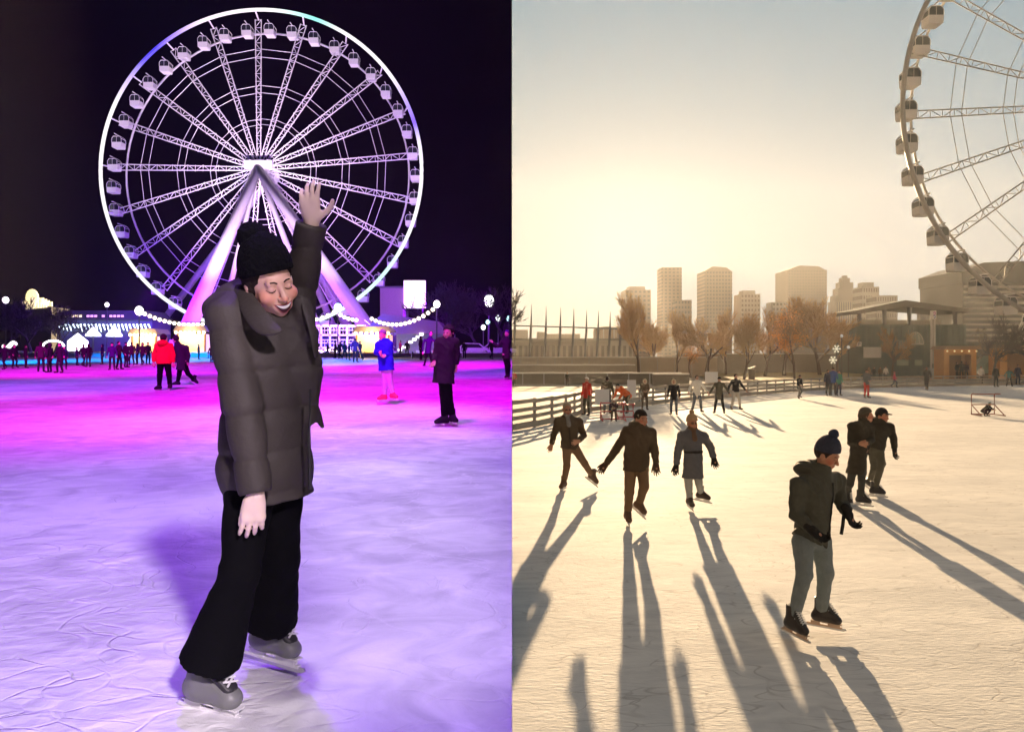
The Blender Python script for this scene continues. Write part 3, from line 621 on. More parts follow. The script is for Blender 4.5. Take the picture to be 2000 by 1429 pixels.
    for (bx, by, r0, r1) in legs:
        mb = MB(); e = Vector((bx, by, gz(LEFT if night else RIGHT, by))) - cen; e.rotate(Matrix.Rotation(-rz, 3, 'Z')); s0 = Vector((0, -3.0 if by < cen.y else 3.0, 0)); mb.tube(s0, e, r0, r1, n=14); mb.tube(e, e + (s0 - e).normalized() * 1.5, r1 * 1.25, n=14)
        mb.build('leg', W_ST if night else W_CAB, root, True)
    return root
YN = 118.0; cn = pt(517, 338, YN); k_ = YN / 1500
lx = lambda px, Y: (px - 1000) / 1500 * Y
wn = ferris(cn, 309 * k_, True, 'giant white ferris wheel with a glowing rim against the black night sky',
       [(lx(345, 106), 106, .65, 1.25), (lx(752, 106), 106, .65, 1.2), (lx(272, 131), 131, .45, .55), (lx(705, 131), 131, .5, .95), (lx(672, 128), 128, .4, .6), (lx(640, 112), 112, .35, .55), (lx(418, 112), 112, .30, .45)], 6.5, tube=.28)
YD = 92.0; cd = pt(2196, 216, YD); kd = YD / 1500
ferris(cd, 447 * kd, False, 'pale ferris wheel cut off by the sky edge, with cabins hanging in daylight', [(lx(1968, 110), 110, .6, 1.0), (lx(2420, 80), 80, .6, 1.0), (lx(2010, 122), 122, .5, .7), (lx(2400, 104), 104, .5, .8)], 10.0, rz=R(0), tube=.30)
# ------------------------------------------------------------------ night: lamps that light the rink
def spot(loc, tgt, en, col, size=60, blend=.5, r=.25, name='stage_light', energy_only=False):
    d = bpy.data.lights.new(name, 'SPOT'); d.energy = en; d.color = col; d.spot_size = R(size); d.spot_blend = blend; d.shadow_soft_size = r
    o = bpy.data.objects.new(name, d); C.objects.link(o); o.location = loc; o.rotation_euler = (Vector(loc) - Vector(tgt)).to_track_quat('Z', 'Y').to_euler(); return o
def pl(loc, en, col, r=.2, name='lamp_glow'):
    d = bpy.data.lights.new(name, 'POINT'); d.energy = en; d.color = col; d.shadow_soft_size = r; o = bpy.data.objects.new(name, d); C.objects.link(o); o.location = loc; return o
# floodlight mast behind the viewer lights the near ice
spot((4.4, -6.7, 8.4), (-2.0, 4.0, 1.3), 2900, (1.0, .82, .95), 50, .3, .45, 'near_ice_light')
for tx, ty, r_, en in ((-.34, 3.4, 1.0, 2300), (-.60, 4.9, 1.3, 2000), (-1.2, 6.9, 2.1, 1900), (-2.0, 10.0, 3.2, 1700), (-3.6, 14.0, 4.8, 1300)):  # added overhead fill spots where the divider cuts off the floodlight
    spot((min(-.15, tx * .6), ty - 1.0, 17.0), (tx, ty, 1.1), en, (1, .87, .96), math.degrees(2 * math.atan(r_ / 16)), 1, .4, 'near_ice_light')
# coloured stage lights over the far ice
MAG, VIO, BLU, CYN = (1, .0, .95), (.42, .0, 1), (.05, .03, 1), (.0, .25, 1)
for px, Y, h, tpx, tY, en, col, size in ((180, 46, 17, 180, 20, 10000, MAG, 42), (420, 46, 17, 420, 19, 9500, MAG, 40), (640, 46, 17, 660, 19, 9000, (.85, 0, 1), 38), (880, 46, 17, 880, 24, 12000, (.85, 0, 1), 40), (60, 60, 17, 60, 38, 9000, (.9, 0, 1), 30),
        (300, 60, 17, 300, 42, 9000, MAG, 44), (760, 60, 17, 780, 46, 9000, (.85, 0, 1), 40), (940, 60, 17, 940, 52, 6000, (.8, 0, 1), 36), (550, 60, 17, 550, 44, 7000, VIO, 44),
        (420, 30, 20, 400, 6, 26000, (.22, 0, 1), 76), (860, 30, 20, 880, 4.5, 9000, (.62, .42, 1), 44), (150, 34, 18, 100, 12, 4500, (.34, .02, 1), 60),
        (640, 74, 14, 650, 57, 20000, CYN, 30), (70, 76, 14, 110, 62, 22000, CYN, 34), (-20, 50, 14, 20, 23, 26000, (.02, .1, 1), 22), (370, 80, 14, 385, 68, 14000, CYN, 24), (950, 60, 14, 950, 36, 12000, (.02, .08, 1), 20)):
    t_ = at(LEFT, tpx, tY)
    if Y > 40: p = Vector((max(-38, min(-5.5, t_.x * .8)), -6.0, 30.0)); k_ = .85 if h < 20 else .17      # masts behind the viewer, high over the rink
    else: p = Vector((max(-9, t_.x * .9), tY + 1.0, 20.0)); k_ = .42  # added violet and lilac fill spots above the near ice
    d0 = math.hypot(Y - tY, h); d1 = (p - t_).length; spot(p, t_, en * k_ * (d1 / d0) ** 2 * (h / d0) / ((p.z - t_.z) / d1), col, max(9, size * d0 / d1 if Y > 40 else size), .7)
# floodlights at the foot of the wheel
for px, tpx, trow, en, col in ((380, 420, 250, 150000, (1, .78, .93)), (690, 640, 250, 150000, (1, .78, .93)), (520, 520, 330, 90000, (1, .66, .92)), (250, 330, 120, 60000, (1, .85, .95)), (800, 730, 120, 60000, (1, .85, .98)), (520, 520, 60, 110000, (1, .85, .95))):
    p = at(LEFT, px, 92) + Vector((0, 0, 4)); spot(p, pt(tpx, trow, 118), en * .10, col, 60, .7)
spot(at(LEFT, 500, 86) + Vector((0, 0, 8)), pt(600, 640, 110), 4000, (.5, .1, 1), 120, .6)
spot(at(LEFT, 900, 70) + Vector((0, 0, 10)), pt(880, 640, 120), 3000, (.42, .05, 1), 90, .6)

# coloured beams and glows standing in the air round the wheel foot
spot(at(LEFT, 285, 90) + Vector((0, 0, 4)), pt(375, 400, 90), 26000, (.08, .0, 1), 13, .6, .3, 'beam')
spot(at(LEFT, 690, 90) + Vector((0, 0, 5)), pt(830, 420, 90), 22000, (.08, .0, 1), 13, .6, .3, 'beam')
pl(pt(300, 585, 104), 3500, (.16, .0, 1), .5); pl(pt(650, 600, 88), 2500, (.05, .06, 1), .5); pl(pt(880, 600, 104), 3500, (.30, .0, 1), .5); pl(pt(480, 600, 104), 1500, (.8, .2, 1), .5)
# ------------------------------------------------------------------ night surroundings
def lamp_mat(name, col, es): return mat(name, (.8, .8, .8), rough=.5, emit=col, es=es * .33)
BULB = lamp_mat('warm_bulb', (1, .80, .55), 5.0); BULBW = lamp_mat('white_bulb', (1, .97, .95), 6.0); WIRE = mat('black_cable', (.02, .02, .02))
DARKST = mat('dark_steel', (.05, .05, .055), rough=.5); WOODD = mat('dark_wood', (.10, .05, .03), rough=.8)
def string_lights(pts_, nb, r, label, sag=.6, matb=None, group='strings of bulbs'):
    root = empty('string_light', pts_[0], label, 'string lights', group); P_ = []
    for a, b in zip(pts_[:-1], pts_[1:]):
        for i in range(13):
            t = i / 12; p = a.lerp(b, t); p.z -= sag * 4 * t * (1 - t); P_.append(p - pts_[0])
    MB().poly(P_, .03, 4).build('wire', WIRE, root); b0 = None
    for i in range(nb):
        t = (i + .5) / nb * (len(P_) - 1); j = int(t); p = P_[j].lerp(P_[min(j + 1, len(P_) - 1)], t - j)
        if b0 is None: b0 = MB().ball((0, 0, -r * 1.3), r, 8, 6).build('bulb', matb or BULB, root, True); o = b0
        else: o = b0.copy(); C.objects.link(o); o.parent = root
        o.location = p
    return root
def street_lamp(px, row, Y, label, r=.3, m=None, side=LEFT, hood=False, name='street_lamp', arm=0.0, group=None):
    g = at(side, px, Y); top = pt(px, row, Y); root = empty(name, g, label, 'street lamp', group); h = top.z - g.z
    mb = MB(); mb.tube((arm, 0, 0), (arm, 0, h * .97), .09, .06, 8); mb.tube((arm, 0, 0), (arm, 0, .35), .16, .12, 8)
    if arm: mb.tube((arm, 0, h * .97), (0, 0, h), .05, n=6)
    mb.build('pole', DARKST, root)
    MB().ball((0, 0, h), r, 12, 8, (1, 1, 1.15)).build('lamp_globe', m or BULBW, root, True)
    MB().tube((0, 0, h + r * 1.1), (0, 0, h + r * 1.4), r * .5, r * .15, 8).build('lamp_cap', DARKST, root)
    return root
mL = lambda n, c, e: lamp_mat(n, c, e)
street_lamp(272, 607, 80, 'tall lamp post with white globe left of the wheel foot', .42, mL('globe_white', (1, .85, 1), 6))
street_lamp(660, 601, 84, 'lamp post with blue white glare in front of the wheel legs', .42, mL('globe_blue', (.45, .75, 1), 9))
street_lamp(853, 594, 78, 'lamp post with warm globe at the end of the bulb string', .34, mL('globe_warm', (1, .85, .8), 6))
street_lamp(955, 588, 110, 'tallest floodlight mast glaring white before the bare trees', .75, mL('globe_flood', (1, 1, .93), 12))
street_lamp(973, 621, 120, 'pale lamp just below the tall glaring floodlight', .42, mL('globe_pale', (.9, 1, .9), 5), group='lamps in the park')
street_lamp(944, 639, 118, 'low pale lamp above the snow covered car', .34, mL('globe_pale', (.9, 1, .9), 5), group='lamps in the park')
street_lamp(953, 629, 125, 'small greenish lamp among the right hand trees', .34, mL('globe_green', (.4, .9, .8), 3), group='lamps in the park')
street_lamp(994, 622, 122, 'greenish lamp at the edge of the night rink by the divide', .38, mL('globe_green', (.4, .9, .8), 3), group='lamps in the park')
street_lamp(11, 586, 120, 'white lamp shining through the trees at the far left', .45, mL('globe_white', (1, .9, 1), 6), group='lamps in the park')
street_lamp(209, 595, 110, 'tiny violet white lamp above the market building', .28, mL('globe_white', (1, .85, 1), 6), group='lamps in the park')
A = lambda px, row, Y: pt(px, row, Y)
string_lights([A(278, 606, 80), A(400, 628, 84)], 13, .20, 'string of warm bulbs running from the left lamp post to the wheel leg', .5)
string_lights([A(592, 622, 88), A(655, 603, 84), A(700, 620, 86)], 12, .20, 'string of bulbs rising to the blue lamp post', .3)
string_lights([A(722, 616, 86), A(850, 596, 78)], 15, .20, 'string of bulbs sagging to the warm globe lamp post', 1.2)
# perimeter board and snow strip round the night ice
BOARD = mat('rink_board_night', (.45, .30, .38), rough=.7); SNOWB = mat('snow_bank', (.70, .70, .72), rough=.8, bump=.6, bscale=3)
root = empty('rink_fence', at(LEFT, 500, 74.5), 'low board fence along the far edge of the night rink', 'fence')
for i in range(15):
    x0 = -74 + i * 4.95 - root.location.x; z0 = 0
    MB().box((x0 + 2.4, 0, .28), (4.8, .08, .42)).build('board', BOARD, root)
    MB().box((x0, 0, .30), (.12, .16, .66)).build('post', DARKST, root)
tag(sheet('snow_path', LEFT, SNOWG, [(-76, 76), (-.01, 76), (-.01, 84), (-76, 84)], .01), kind='structure')
# market stalls with yellow lit fronts
YEL = lamp_mat('lit_stall_cloth', (1, .48, .03), 1.0); YELB = mat('stall_timber', (.35, .18, .07), rough=.7); ROOFN = mat('stall_roof', (.25, .2, .2), rough=.8); GLOW = lamp_mat('stall_lamps', (1, .82, .35), 6)
def stall(px, Y, w_, h, label):
    g = at(LEFT, px, Y); root = empty('market_stall', g, label, 'market stall', 'yellow lit market stalls')
    MB().box((0, 0, h * .42), (w_, 2.6, h * .62)).build('lit_front', YEL, root)
    b = MB(); b.box((0, -.05, .25), (w_ * 1.06, 2.8, .5)); 
    for sx in (-1, 1): b.box((sx * w_ * .5, -1.35, h * .45), (.16, .16, h * .9))
    b.build('counter', YELB, root)
    r = MB(); r.prism([(-w_ * .62, h * .82), (w_ * .62, h * .82), (w_ * .5, h), (-w_ * .5, h)], -1.7, 1.5); r.build('roof', ROOFN, root)
    n = 7
    for i in range(n):
        MB().ball((-w_ * .5 + w_ * i / (n - 1), -1.75, h * .78), .17, 8, 6).build('bulb', GLOW, root, True)
    pl(g + Vector((0, -2.6, h * .8)), 130, (1, .6, .25), .4)
stall(384, 82, 2.9, 3.3, 'yellow lit stall behind the skater in the dark coat'); stall(293, 84, 2.6, 3.0, 'yellow lit stall half hidden behind the red jacket'); stall(732, 82, 3.4, 3.2, 'orange lit stall behind the skater in the blue jacket')
# market hall: dark building with a row of white icicle lights and warm windows
HALL = mat('hall_wall', (.10, .11, .16), rough=.8); WIN = lamp_mat('lit_window_warm', (1, .75, .25), 1.6); WINP = lamp_mat('lit_window_pink', (1, .4, .9), 1.2); ICW = lamp_mat('icicle_light', (.75, 1, .97), 4.0)
Y = 112; g = at(LEFT, 205, Y); root = empty('market_hall', g, 'long dark hall with icicle lights under its eaves and warm upper windows', 'building'); k = Y / 1500
MB().box((0, 3, (690 - 622) * k / 2), (185 * k, 6, (690 - 622) * k)).build('wall', HALL, root)
rf = MB().prism([(-97 * k, (690 - 624) * k), (97 * k, (690 - 624) * k), (80 * k, (690 - 606) * k), (-75 * k, (690 - 606) * k)], -.6, 6.5).build('roof', mat('hall_roof', (.05, .05, .07)), root)
random.seed(3)
for i in range(26):
    x = (-92 + 182 * i / 25) * k; MB().tube((x, -.9, (690 - 633) * k), (x + .3, -.9, (690 - 633) * k - random.uniform(.5, 1.2)), .13, .05, 5).build('icicle_lamp', ICW, root)
for i in range(16):
    px_ = 133 + i * 7.4
    if i in (5, 9, 11): continue
    MB().box(((px_ - 205) * k, -.75, (690 - 617) * k), (.36, .1, .30)).build('window', WIN if i < 6 else WINP, root)
# white glowing awnings, the arch and the snow cannon glow at the foot of the hall
TENT = lamp_mat('glowing_canvas', (1, 1, .92), 2.6); TENTB = lamp_mat('glowing_canvas_blue', (.85, .95, 1), 2.6)
def tent(px, row, Y, w_, h, label, m, skirt=0.0):
    top = pt(px, row, Y); g = at(LEFT, px, Y); root = empty('market_tent', g, label, 'tent', 'glowing white tents'); H = top.z - g.z; mb = MB(); n = 10
    vs = [(0, 0, H)] + [(w_ * math.cos(2 * math.pi * i / n), w_ * math.sin(2 * math.pi * i / n), H - h) for i in range(n)] + [(w_ * 1.02 * math.cos(2 * math.pi * i / n), w_ * 1.02 * math.sin(2 * math.pi * i / n), H - h - .25 - skirt) for i in range(n)]
    mb.add(vs, [(0, 1 + i, 1 + (i + 1) % n) for i in range(n)] + [(1 + i, n + 1 + i, n + 1 + (i + 1) % n, 1 + (i + 1) % n) for i in range(n)]); mb.build('canopy', m, root)
    q = MB(); q.tube((0, 0, 0), (0, 0, H - .05), .06, n=6); q.build('pole', DARKST, root)
tent(152, 650, 96, 1.15, 1.0, 'brightest pointed white tent left of the red jacket', TENT, 1.0); tent(182, 637, 104, .95, 1.1, 'round white glowing umbrella tent under the icicle lights', TENTB); tent(223, 636, 104, 1.0, 1.2, 'white glowing umbrella tent near the middle of the hall', TENTB); tent(262, 648, 92, 1.0, 1.8, 'tall white blue glowing tent beside the yellow stall', TENTB, .8)
root = empty('light_arch', at(LEFT, 104, 92), 'arch strung with white lights over the group of dark skaters', 'light arch'); k = 92 / 1500
P_ = [(21 * k * math.cos(a), 0, (-656 + 690 - 4) * k * 0 + 1.0 + 13 * k * math.sin(a)) for a in [math.pi * i / 14 for i in range(15)]]
MB().poly(P_, .05, 5).build('arch_frame', DARKST, root); [MB().tube((sx * 21 * k, 0, -.3), (sx * 21 * k, 0, 1.0), .05, n=5).build('post', DARKST, root) for sx in (-1, 1)]
for p in P_[1:-1]: MB().ball(p, .12, 6, 5, (1.3, 1, 1)).build('bulb', BULBW, root)
# dome of a far building, its floodlighting put into glowing stone
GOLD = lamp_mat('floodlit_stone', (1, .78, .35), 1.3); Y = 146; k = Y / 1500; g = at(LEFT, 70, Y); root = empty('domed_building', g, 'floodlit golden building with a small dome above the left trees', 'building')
z0 = (690 - 603) * k
MB().box((0, 3, z0 / 2), (60 * k, 6, z0)).build('wall', mat('far_wall', (.03, .03, .04)), root)
b = MB()
for i in range(9): b.box(((-22 + i * 5.2) * k, -.1, z0 + .3), (.45, .3, 1.6 - .1 * i))
for i in range(4): b.box(((12 + i * 5.5) * k, -.1, z0 + 1.3 - i * .25), (.8, .3, .9))
b.build('colonnade', GOLD, root); MB().ball((-7 * k, 0, z0 + 1.7), 1.1, 10, 8, (1, 1, 1.6)).build('dome', GOLD, root, True)
# boarding platform and white stairs at the wheel foot
PLT = mat('platform_white', (.65, .62, .68), rough=.6); Y = 98; k = Y / 1500; g = at(LEFT, 668, Y); root = empty('boarding_platform', g, 'white boarding platform with stairs and rails under the wheel', 'platform')
b = MB(); W_ = 100 * k
for z_, t in ((.9, .25), (2.5, .22), (3.7, .18)): b.box((0, 0, z_), (W_, 4, t))
for i in range(7): b.box((-W_ / 2 + W_ * i / 6, -1.9, 1.9), (.2, .2, 3.8))
b.build('deck', PLT, root)
b = MB()
for i in range(18):
    x = -W_ / 2 + W_ * i / 17; b.tube((x, -2, 2.6), (x, -2, 3.5), .03, n=4); b.tube((x, -2, .9), (x, -2, 1.9), .03, n=4)
for z_ in (3.5, 3.1, 1.9, 1.5): b.tube((-W_ / 2, -2, z_), (W_ / 2, -2, z_), .05, n=4)
b.build('railing', PLT, root)
b = MB(); n = 12
for i in range(n): b.box((W_ * .5 + i * .32, -1.2, 3.6 - i * .29), (.34, 1.6, .1))
b.tube((W_ * .5, -2, 4.4), (W_ * .5 + n * .32, -2, .9), .06, n=4); b.tube((W_ * .5, -2, 3.6), (W_ * .5 + n * .32, -2, .2), .1, n=4); b.build('stairs', PLT, root)
b = MB(); b.box((-1.9, 1, 1.7), (1.6, 1.5, 1.5)); b.box((1.5, 1, 3.1), (2.2, 1.5, 1.0)); b.box((0.4, 1, 1.7), (1.2, 1.5, 1.2)); b.build('booth', mat('booth_blue', (.05, .04, .25), rough=.5), root)
for i in range(16): MB().ball((-W_ / 2 + W_ * i / 15, -2.3, .55 + .12 * math.sin(i * 1.7)), .12, 6, 5).build('bulb', BULB, root)
pl(g + Vector((0, -4, 5)), 420, (1, .45, .9), .5); pl(g + Vector((4, -5, 3)), 260, (1, .7, .6), .5)
# lattice mast
g = at(LEFT, 601, 92); root = empty('lattice_mast', g, 'thin lattice mast leaning between the wheel legs', 'mast'); b = MB(); e0 = Vector((0, 0, 0)); e1 = pt(584, 545, 92) - g
for dx in (-.22, .22): b.tube(e0 + Vector((dx * 1.6, 0, 0)), e1 + Vector((dx, 0, 0)), .05, n=4)
for i in range(16):
    p = e0.lerp(e1, i / 16); q = e0.lerp(e1, (i + 1) / 16); s_ = 1 if i % 2 else -1; b.tube(p + Vector((s_ * .25, 0, 0)), q - Vector((s_ * .25, 0, 0)), .035, n=4)
b.build('lattice', W_ST, root)
# pavilion with wide roof, grey wall and a lit white column
Y = 92; k = Y / 1500; g = at(LEFT, 790, Y); root = empty('skate_pavilion', g, 'pavilion with a broad dark roof, grey wall and glowing column right of the orange stall', 'building')
WALLG = mat('pavilion_wall', (.30, .28, .36), rough=.7); RFN = mat('pavilion_roof', (.30, .20, .24), rough=.7); zt = (690 - 646) * k
MB().box((2.4, 2, zt / 2), (110 * k, 4, zt)).build('wall', WALLG, root)
MB().prism([(-80 * k, zt - .2), (86 * k, zt - .1), (70 * k, zt + 1.3), (-38 * k, zt + 2.2)], -2.2, 4.5).build('roof', RFN, root)
MB().tube((-27 * k, -1.6, -.2), (-27 * k, -1.6, zt), .24, n=12).build('column', lamp_mat('glowing_column', (1, .95, .9), 2.2), root, True)
MB().box((-27 * k, -1.6, .25), (1.6, 1.0, .3)).build('step', SNOWB, root)
b = MB()
for i in range(7): b.box((52 * k - 3.4 + i * .42, -2.3, zt - 2.0 + i * .30), (.42, .2, .28))
b.build('neon_arrow', lamp_mat('neon_white', (1, .95, 1), 4), root)
b = MB(); b.box((3.2, -.05, .35), (3.6, .5, .6)); b.build('snow_sill', SNOWB, root)
# backlit billboard and the dark box beside it
Y = 104; k = Y / 1500; g = at(LEFT, 810, Y); root = empty('billboard', g, 'backlit pink and white billboard above the pavilion roof', 'billboard')
h0, h1 = (690 - 600) * k, (690 - 546) * k
MB().box((0, 0, (h0 + h1) / 2), (42 * k, .5, h1 - h0)).build('lit_panel', lamp_mat('billboard_face', (1, .72, .78), 1.4), root)
b = MB(); b.box((.2, -.27, (h0 + h1) / 2 + .3), (18 * k, .06, 11 * k)); b.build('picture_shape', lamp_mat('billboard_blue', (.45, .75, .95), 1.2), root)
b = MB(); b.box((.2, -.27, (h0 + h1) / 2 - 1.1), (20 * k, .06, 3 * k)); b.build('picture_line', lamp_mat('billboard_rose', (1, .5, .6), 1.2), root)
b = MB(); [b.tube((sx, 0, -.5), (sx, 0, h0), .16, n=6) for sx in (-1, 1)]; b.build('post', DARKST, root)
Y = 106; k = Y / 1500; g = at(LEFT, 768, Y); root = empty('ticket_tower', g, 'dark boxy tower left of the backlit billboard', 'tower'); MB().box((0, 0, (690 - 562) * k / 2), (44 * k, 3, (690 - 562) * k)).build('wall', mat('tower_wall', (.22, .14, .20), rough=.8), root); MB().box((0, 0, (690 - 561) * k), (47 * k, 3.3, .25)).build('parapet', DARKST, root)
# snow covered car by the right trees
def car(px, Y, label, L_=4.4):
    g = at(LEFT, px, Y); root = empty('parked_car', g, label, 'car'); W2 = mat('car_snow', (.72, .72, .75), rough=.6)
    MB().prism([(-2.2, .35), (2.2, .35), (2.25, .8), (1.3, .95), (.7, 1.45), (-1.0, 1.5), (-1.7, .98), (-2.2, .85)], -.85, .85).build('body', W2, root)
    MB().prism([(1.12, .95), (.62, 1.38), (-.92, 1.42), (-1.45, .98)], -.87, .87).build('window', W_GL, root)
    for sx in (-1.35, 1.35):
        for sy in (-.8, .8):
            w1 = MB().tube((sx, sy - .1, .33), (sx, sy + .1, .33), .33, n=14).build('wheel', WIRE, root)
car(925, 88, 'snow covered white car parked beyond the rink, nearest the dark tall skater'); car(972, 92, 'second snow covered car parked beyond the rink near the divide')
for px, Y, w_, lab in ((60, 80, 9, 'long snow bank behind the skaters at the far left'), (180, 80, 7, 'snow bank below the glowing tents'), (388, 79, 5, 'snow bank in front of the yellow stall'), (655, 80, 6, 'snow bank below the boarding platform'), (905, 80, 6, 'snow bank in front of the parked cars')):
    b = MB(); n = 24; random.seed(int(px)); top = [.45 + .25 * random.random() for _ in range(n)]
    vs = []; 
    for i in range(n):
        x = -w_ / 2 + w_ * i / (n - 1); vs += [(x, -.6, -.3), (x, -.2, top[i] * .9), (x, .3, top[i]), (x, .9, -.3)]
    fs = [(4 * i + j, 4 * i + 4 + j, 4 * i + 5 + j, 4 * i + 1 + j) for i in range(n - 1) for j in range(3)]
    b.add(vs, fs + [(0, 1, 2, 3)]); tag(b.build('snow_bank', SNOWB, loc=at(LEFT, px, Y), smooth=True), lab, 'snow bank', 'snow banks round the night rink')
# ------------------------------------------------------------------ trees
BARK = mat('bark', (.10, .065, .045), rough=.95, bump=.6, bscale=12); TWIG = mat('twigs', (.40, .25, .10), rough=.95); LEAFO = mat('orange_leaves', (.75, .26, .035), rough=.8, scale=3, col2=(.9, .42, .06)); BARKN = mat('bark_night', (.04, .03, .035), rough=.95)
def make_tree(name, seed, h=9.0, spread=.42, depth=5, twig_r=.022, upright=.55, trunk_h=.26, leaves=None, mt=None, mc=None, low=None, nch=(3, 4)):
    rnd = random.Random(seed); T = MB(); K = MB(); tips = []
    def grow(p, d, ln, r, lv):
        n = 3; q = p; pts_ = [p]; rr = [r]
        for i in range(n):
            d = (d + Vector((rnd.gauss(0, .10), rnd.gauss(0, .10), upright * .12))).normalized(); q = q + d * ln / n; pts_.append(q); rr.append(r * (1 - .38 * (i + 1) / n))
        (T if lv < 2 else K).poly(pts_, rr, 6 if lv < 2 else 3)
        if lv >= depth: tips.append(q); return
        for _ in range(rnd.randint(*nch)):
            a = rnd.uniform(.25, .25 + spread * 1.5); b = rnd.uniform(0, 2 * math.pi); s1 = d.orthogonal().normalized(); s1.rotate(Quaternion(d, b)); nd = (d * math.cos(a) + s1 * math.sin(a)).normalized()
            st = pts_[rnd.randint(1, n)] if lv > 0 else pts_[rnd.randint(2, n)]
            grow(st, nd, ln * rnd.uniform(.55, .82), max(twig_r, r * rnd.uniform(.42, .6)), lv + 1)
        if lv > 0: grow(q, d, ln * .7, max(twig_r, r * .6), lv + 1)
    grow(Vector((0, 0, -.2)), Vector((0, 0, 1)), h * trunk_h, h * .018, 0)
    zmax = max(t.z for t in tips); f = h / zmax
    for m_ in (T, K): m_.v = [(x * f, y * f, z_ * f) for x, y, z_ in m_.v]
    root = bpy.data.objects.new(name, None); C.objects.link(root); T.build('trunk', mt or BARK, root); K.build('crown', mc or TWIG, root)
    if leaves:
        LF = MB()
        for t in tips:
            for _ in range(leaves):
                c = t * f + Vector((rnd.gauss(0, .25), rnd.gauss(0, .25), rnd.gauss(0, .25)))
                if low and c.z > h * low and rnd.random() < .75: continue
                u = Vector((rnd.gauss(0, 1), rnd.gauss(0, 1), rnd.gauss(0, 1))).normalized(); w_ = u.orthogonal().normalized(); s_ = rnd.uniform(.07, .14)
                LF.add([c - u * s_, c + w_ * s_ * .6, c + u * s_, c - w_ * s_ * .6], [(0, 1, 2, 3)])
        LF.build('leaves', leaves and LEAFO, root)
    return root
def place_tree(proto, side, px, Y, h, label, group, first=[], rz=0.0, mats=None, row=None, H0=9.0, wide=1.0):
    o = proto if proto.get('used') is None else copy_tree(proto, None, mats)
    if proto.get('used') is None:
        proto['used'] = 1
        if mats:
            for c in o.children:
                if c.name.split('.')[0] in mats: c.material_slots[0].link = 'OBJECT'; c.material_slots[0].material = mats[c.name.split('.')[0]]
    o.location = at(side, px, Y); s_ = h / H0; o.scale = (s_ * wide, s_ * wide, s_); o.rotation_euler = (0, 0, rz); tag(o, label, 'tree', group)
    if 'used' in o: 
        if o is not proto: del o['used']
    return o
tA = make_tree('bare_tree', 5); tB = make_tree('bare_tree', 11, spread=.36, upright=.8); tC = make_tree('bare_tree', 23, spread=.5, depth=5)
NM = {'trunk': BARKN, 'crown': BARKN}
for i, (pr, px, Y, h, lab) in enumerate(((tA, 62, 100, 7.6, 'dark bare tree nearest the glowing dome'), (tC, 105, 96, 6.4, 'dark bare tree over the light arch'), (tB, 20, 98, 6.6, 'dark bare tree at the far left of the night rink'), (tC, 895, 96, 9.6, 'tall dark tree right behind the tall dark skater'), (tA, 935, 100, 8.6, 'dark bare tree left of the glaring floodlight'), (tB, 985, 100, 9.5, 'dark bare tree beside the divide behind the floodlight'))):
    place_tree(pr, LEFT, px, Y, h, lab, 'bare trees round the night rink', rz=i * 1.3, mats=NM, wide=1.2)
# ball of white lights hanging in the left tree
root = empty('light_ball', pt(20, 672, 90), 'cluster of white glowing light balls in the far left tree', 'light balls'); random.seed(9)
for i in range(7): MB().ball((random.uniform(-.9, .9), random.uniform(-.3, .3), random.uniform(-.35, .35)), .26, 8, 6).build('globe', lamp_mat('soft_globe', (.95, .95, .85), 1.5), root, True)
# ------------------------------------------------------------------ day surroundings
WOODF = mat('fence_timber', (.36, .28, .20), rough=.8, scale=3, col2=(.52, .42, .31)); STEEL = mat('galvanised', (.35, .34, .32), rough=.5, metal=.3); CONC = mat('quay_concrete', (.34, .29, .22), col2=(.46, .40, .31), rough=.9, scale=.6, bump=.3, bscale=2)
CONCD = mat('dark_concrete', (.16, .135, .10), col2=(.24, .20, .15), rough=.9, scale=.8)
WSHEET = mat('white_banner', (.75, .77, .80), rough=.6, var=.04)
root = empty('rink_fence', FP[0], 'low slatted timber fence curving round the sunlit rink', 'fence'); base = FP[0].copy()
def seg_pts(n):
    out = []; 
    for i in range(len(FP) - 1): out.append((FP[i] - FP[i + 1]).length)
    tot = sum(out); res = []
    for j in range(n + 1):
        d = tot * (j / n) ** 1.0; i = 0
        while i < len(out) - 1 and d > out[i]: d -= out[i]; i += 1
        p = FP[i].lerp(FP[i + 1], min(1, d / out[i])); p.z = gz(RIGHT, p.y); res.append(p)
    return res
SP = seg_pts(48)
for i in range(len(SP) - 1):
    a, b = SP[i] - base, SP[i + 1] - base; up = Vector((0, 0, 1)); mb = MB(); d = (b - a); q = math.atan2(d.y, d.x); n_ = Vector((-math.sin(q), math.cos(q), 0))
    for z_, h_ in ((.14, .22), (.43, .14), (.68, .14), (.96, .14)):
        c = (a + b) / 2 + up * z_; mb.box(c, (d.length * .995, .035, h_), q)
    mb.build('slats', WOODF, root)
    MB().box(a + up * .52 + n_ * .05, (.09, .09, 1.06), q).build('post', STEEL, root)
for (p0, p1, lab) in (((1162, 760), (1190, 790), 'bluish white banner hung on the rink fence behind the red jacket'), ((1225, 742), (1242, 775), 'narrow white banner beside the fur hood skater'), ((1377, 726), (1402, 752), 'white banner on the rink fence behind the arm waving skaters')):
    Yb = {1162: 33, 1225: 38, 1377: 49}[p0[0]]; a = pt(p0[0], p0[1], Yb); b = pt(p1[0], p1[1], Yb)
    tag(MB().box((0, 0, 0), (abs(b.x - a.x), .05, abs(a.z - b.z))).build('banner', WSHEET, loc=(a + b) / 2), lab, 'banner')
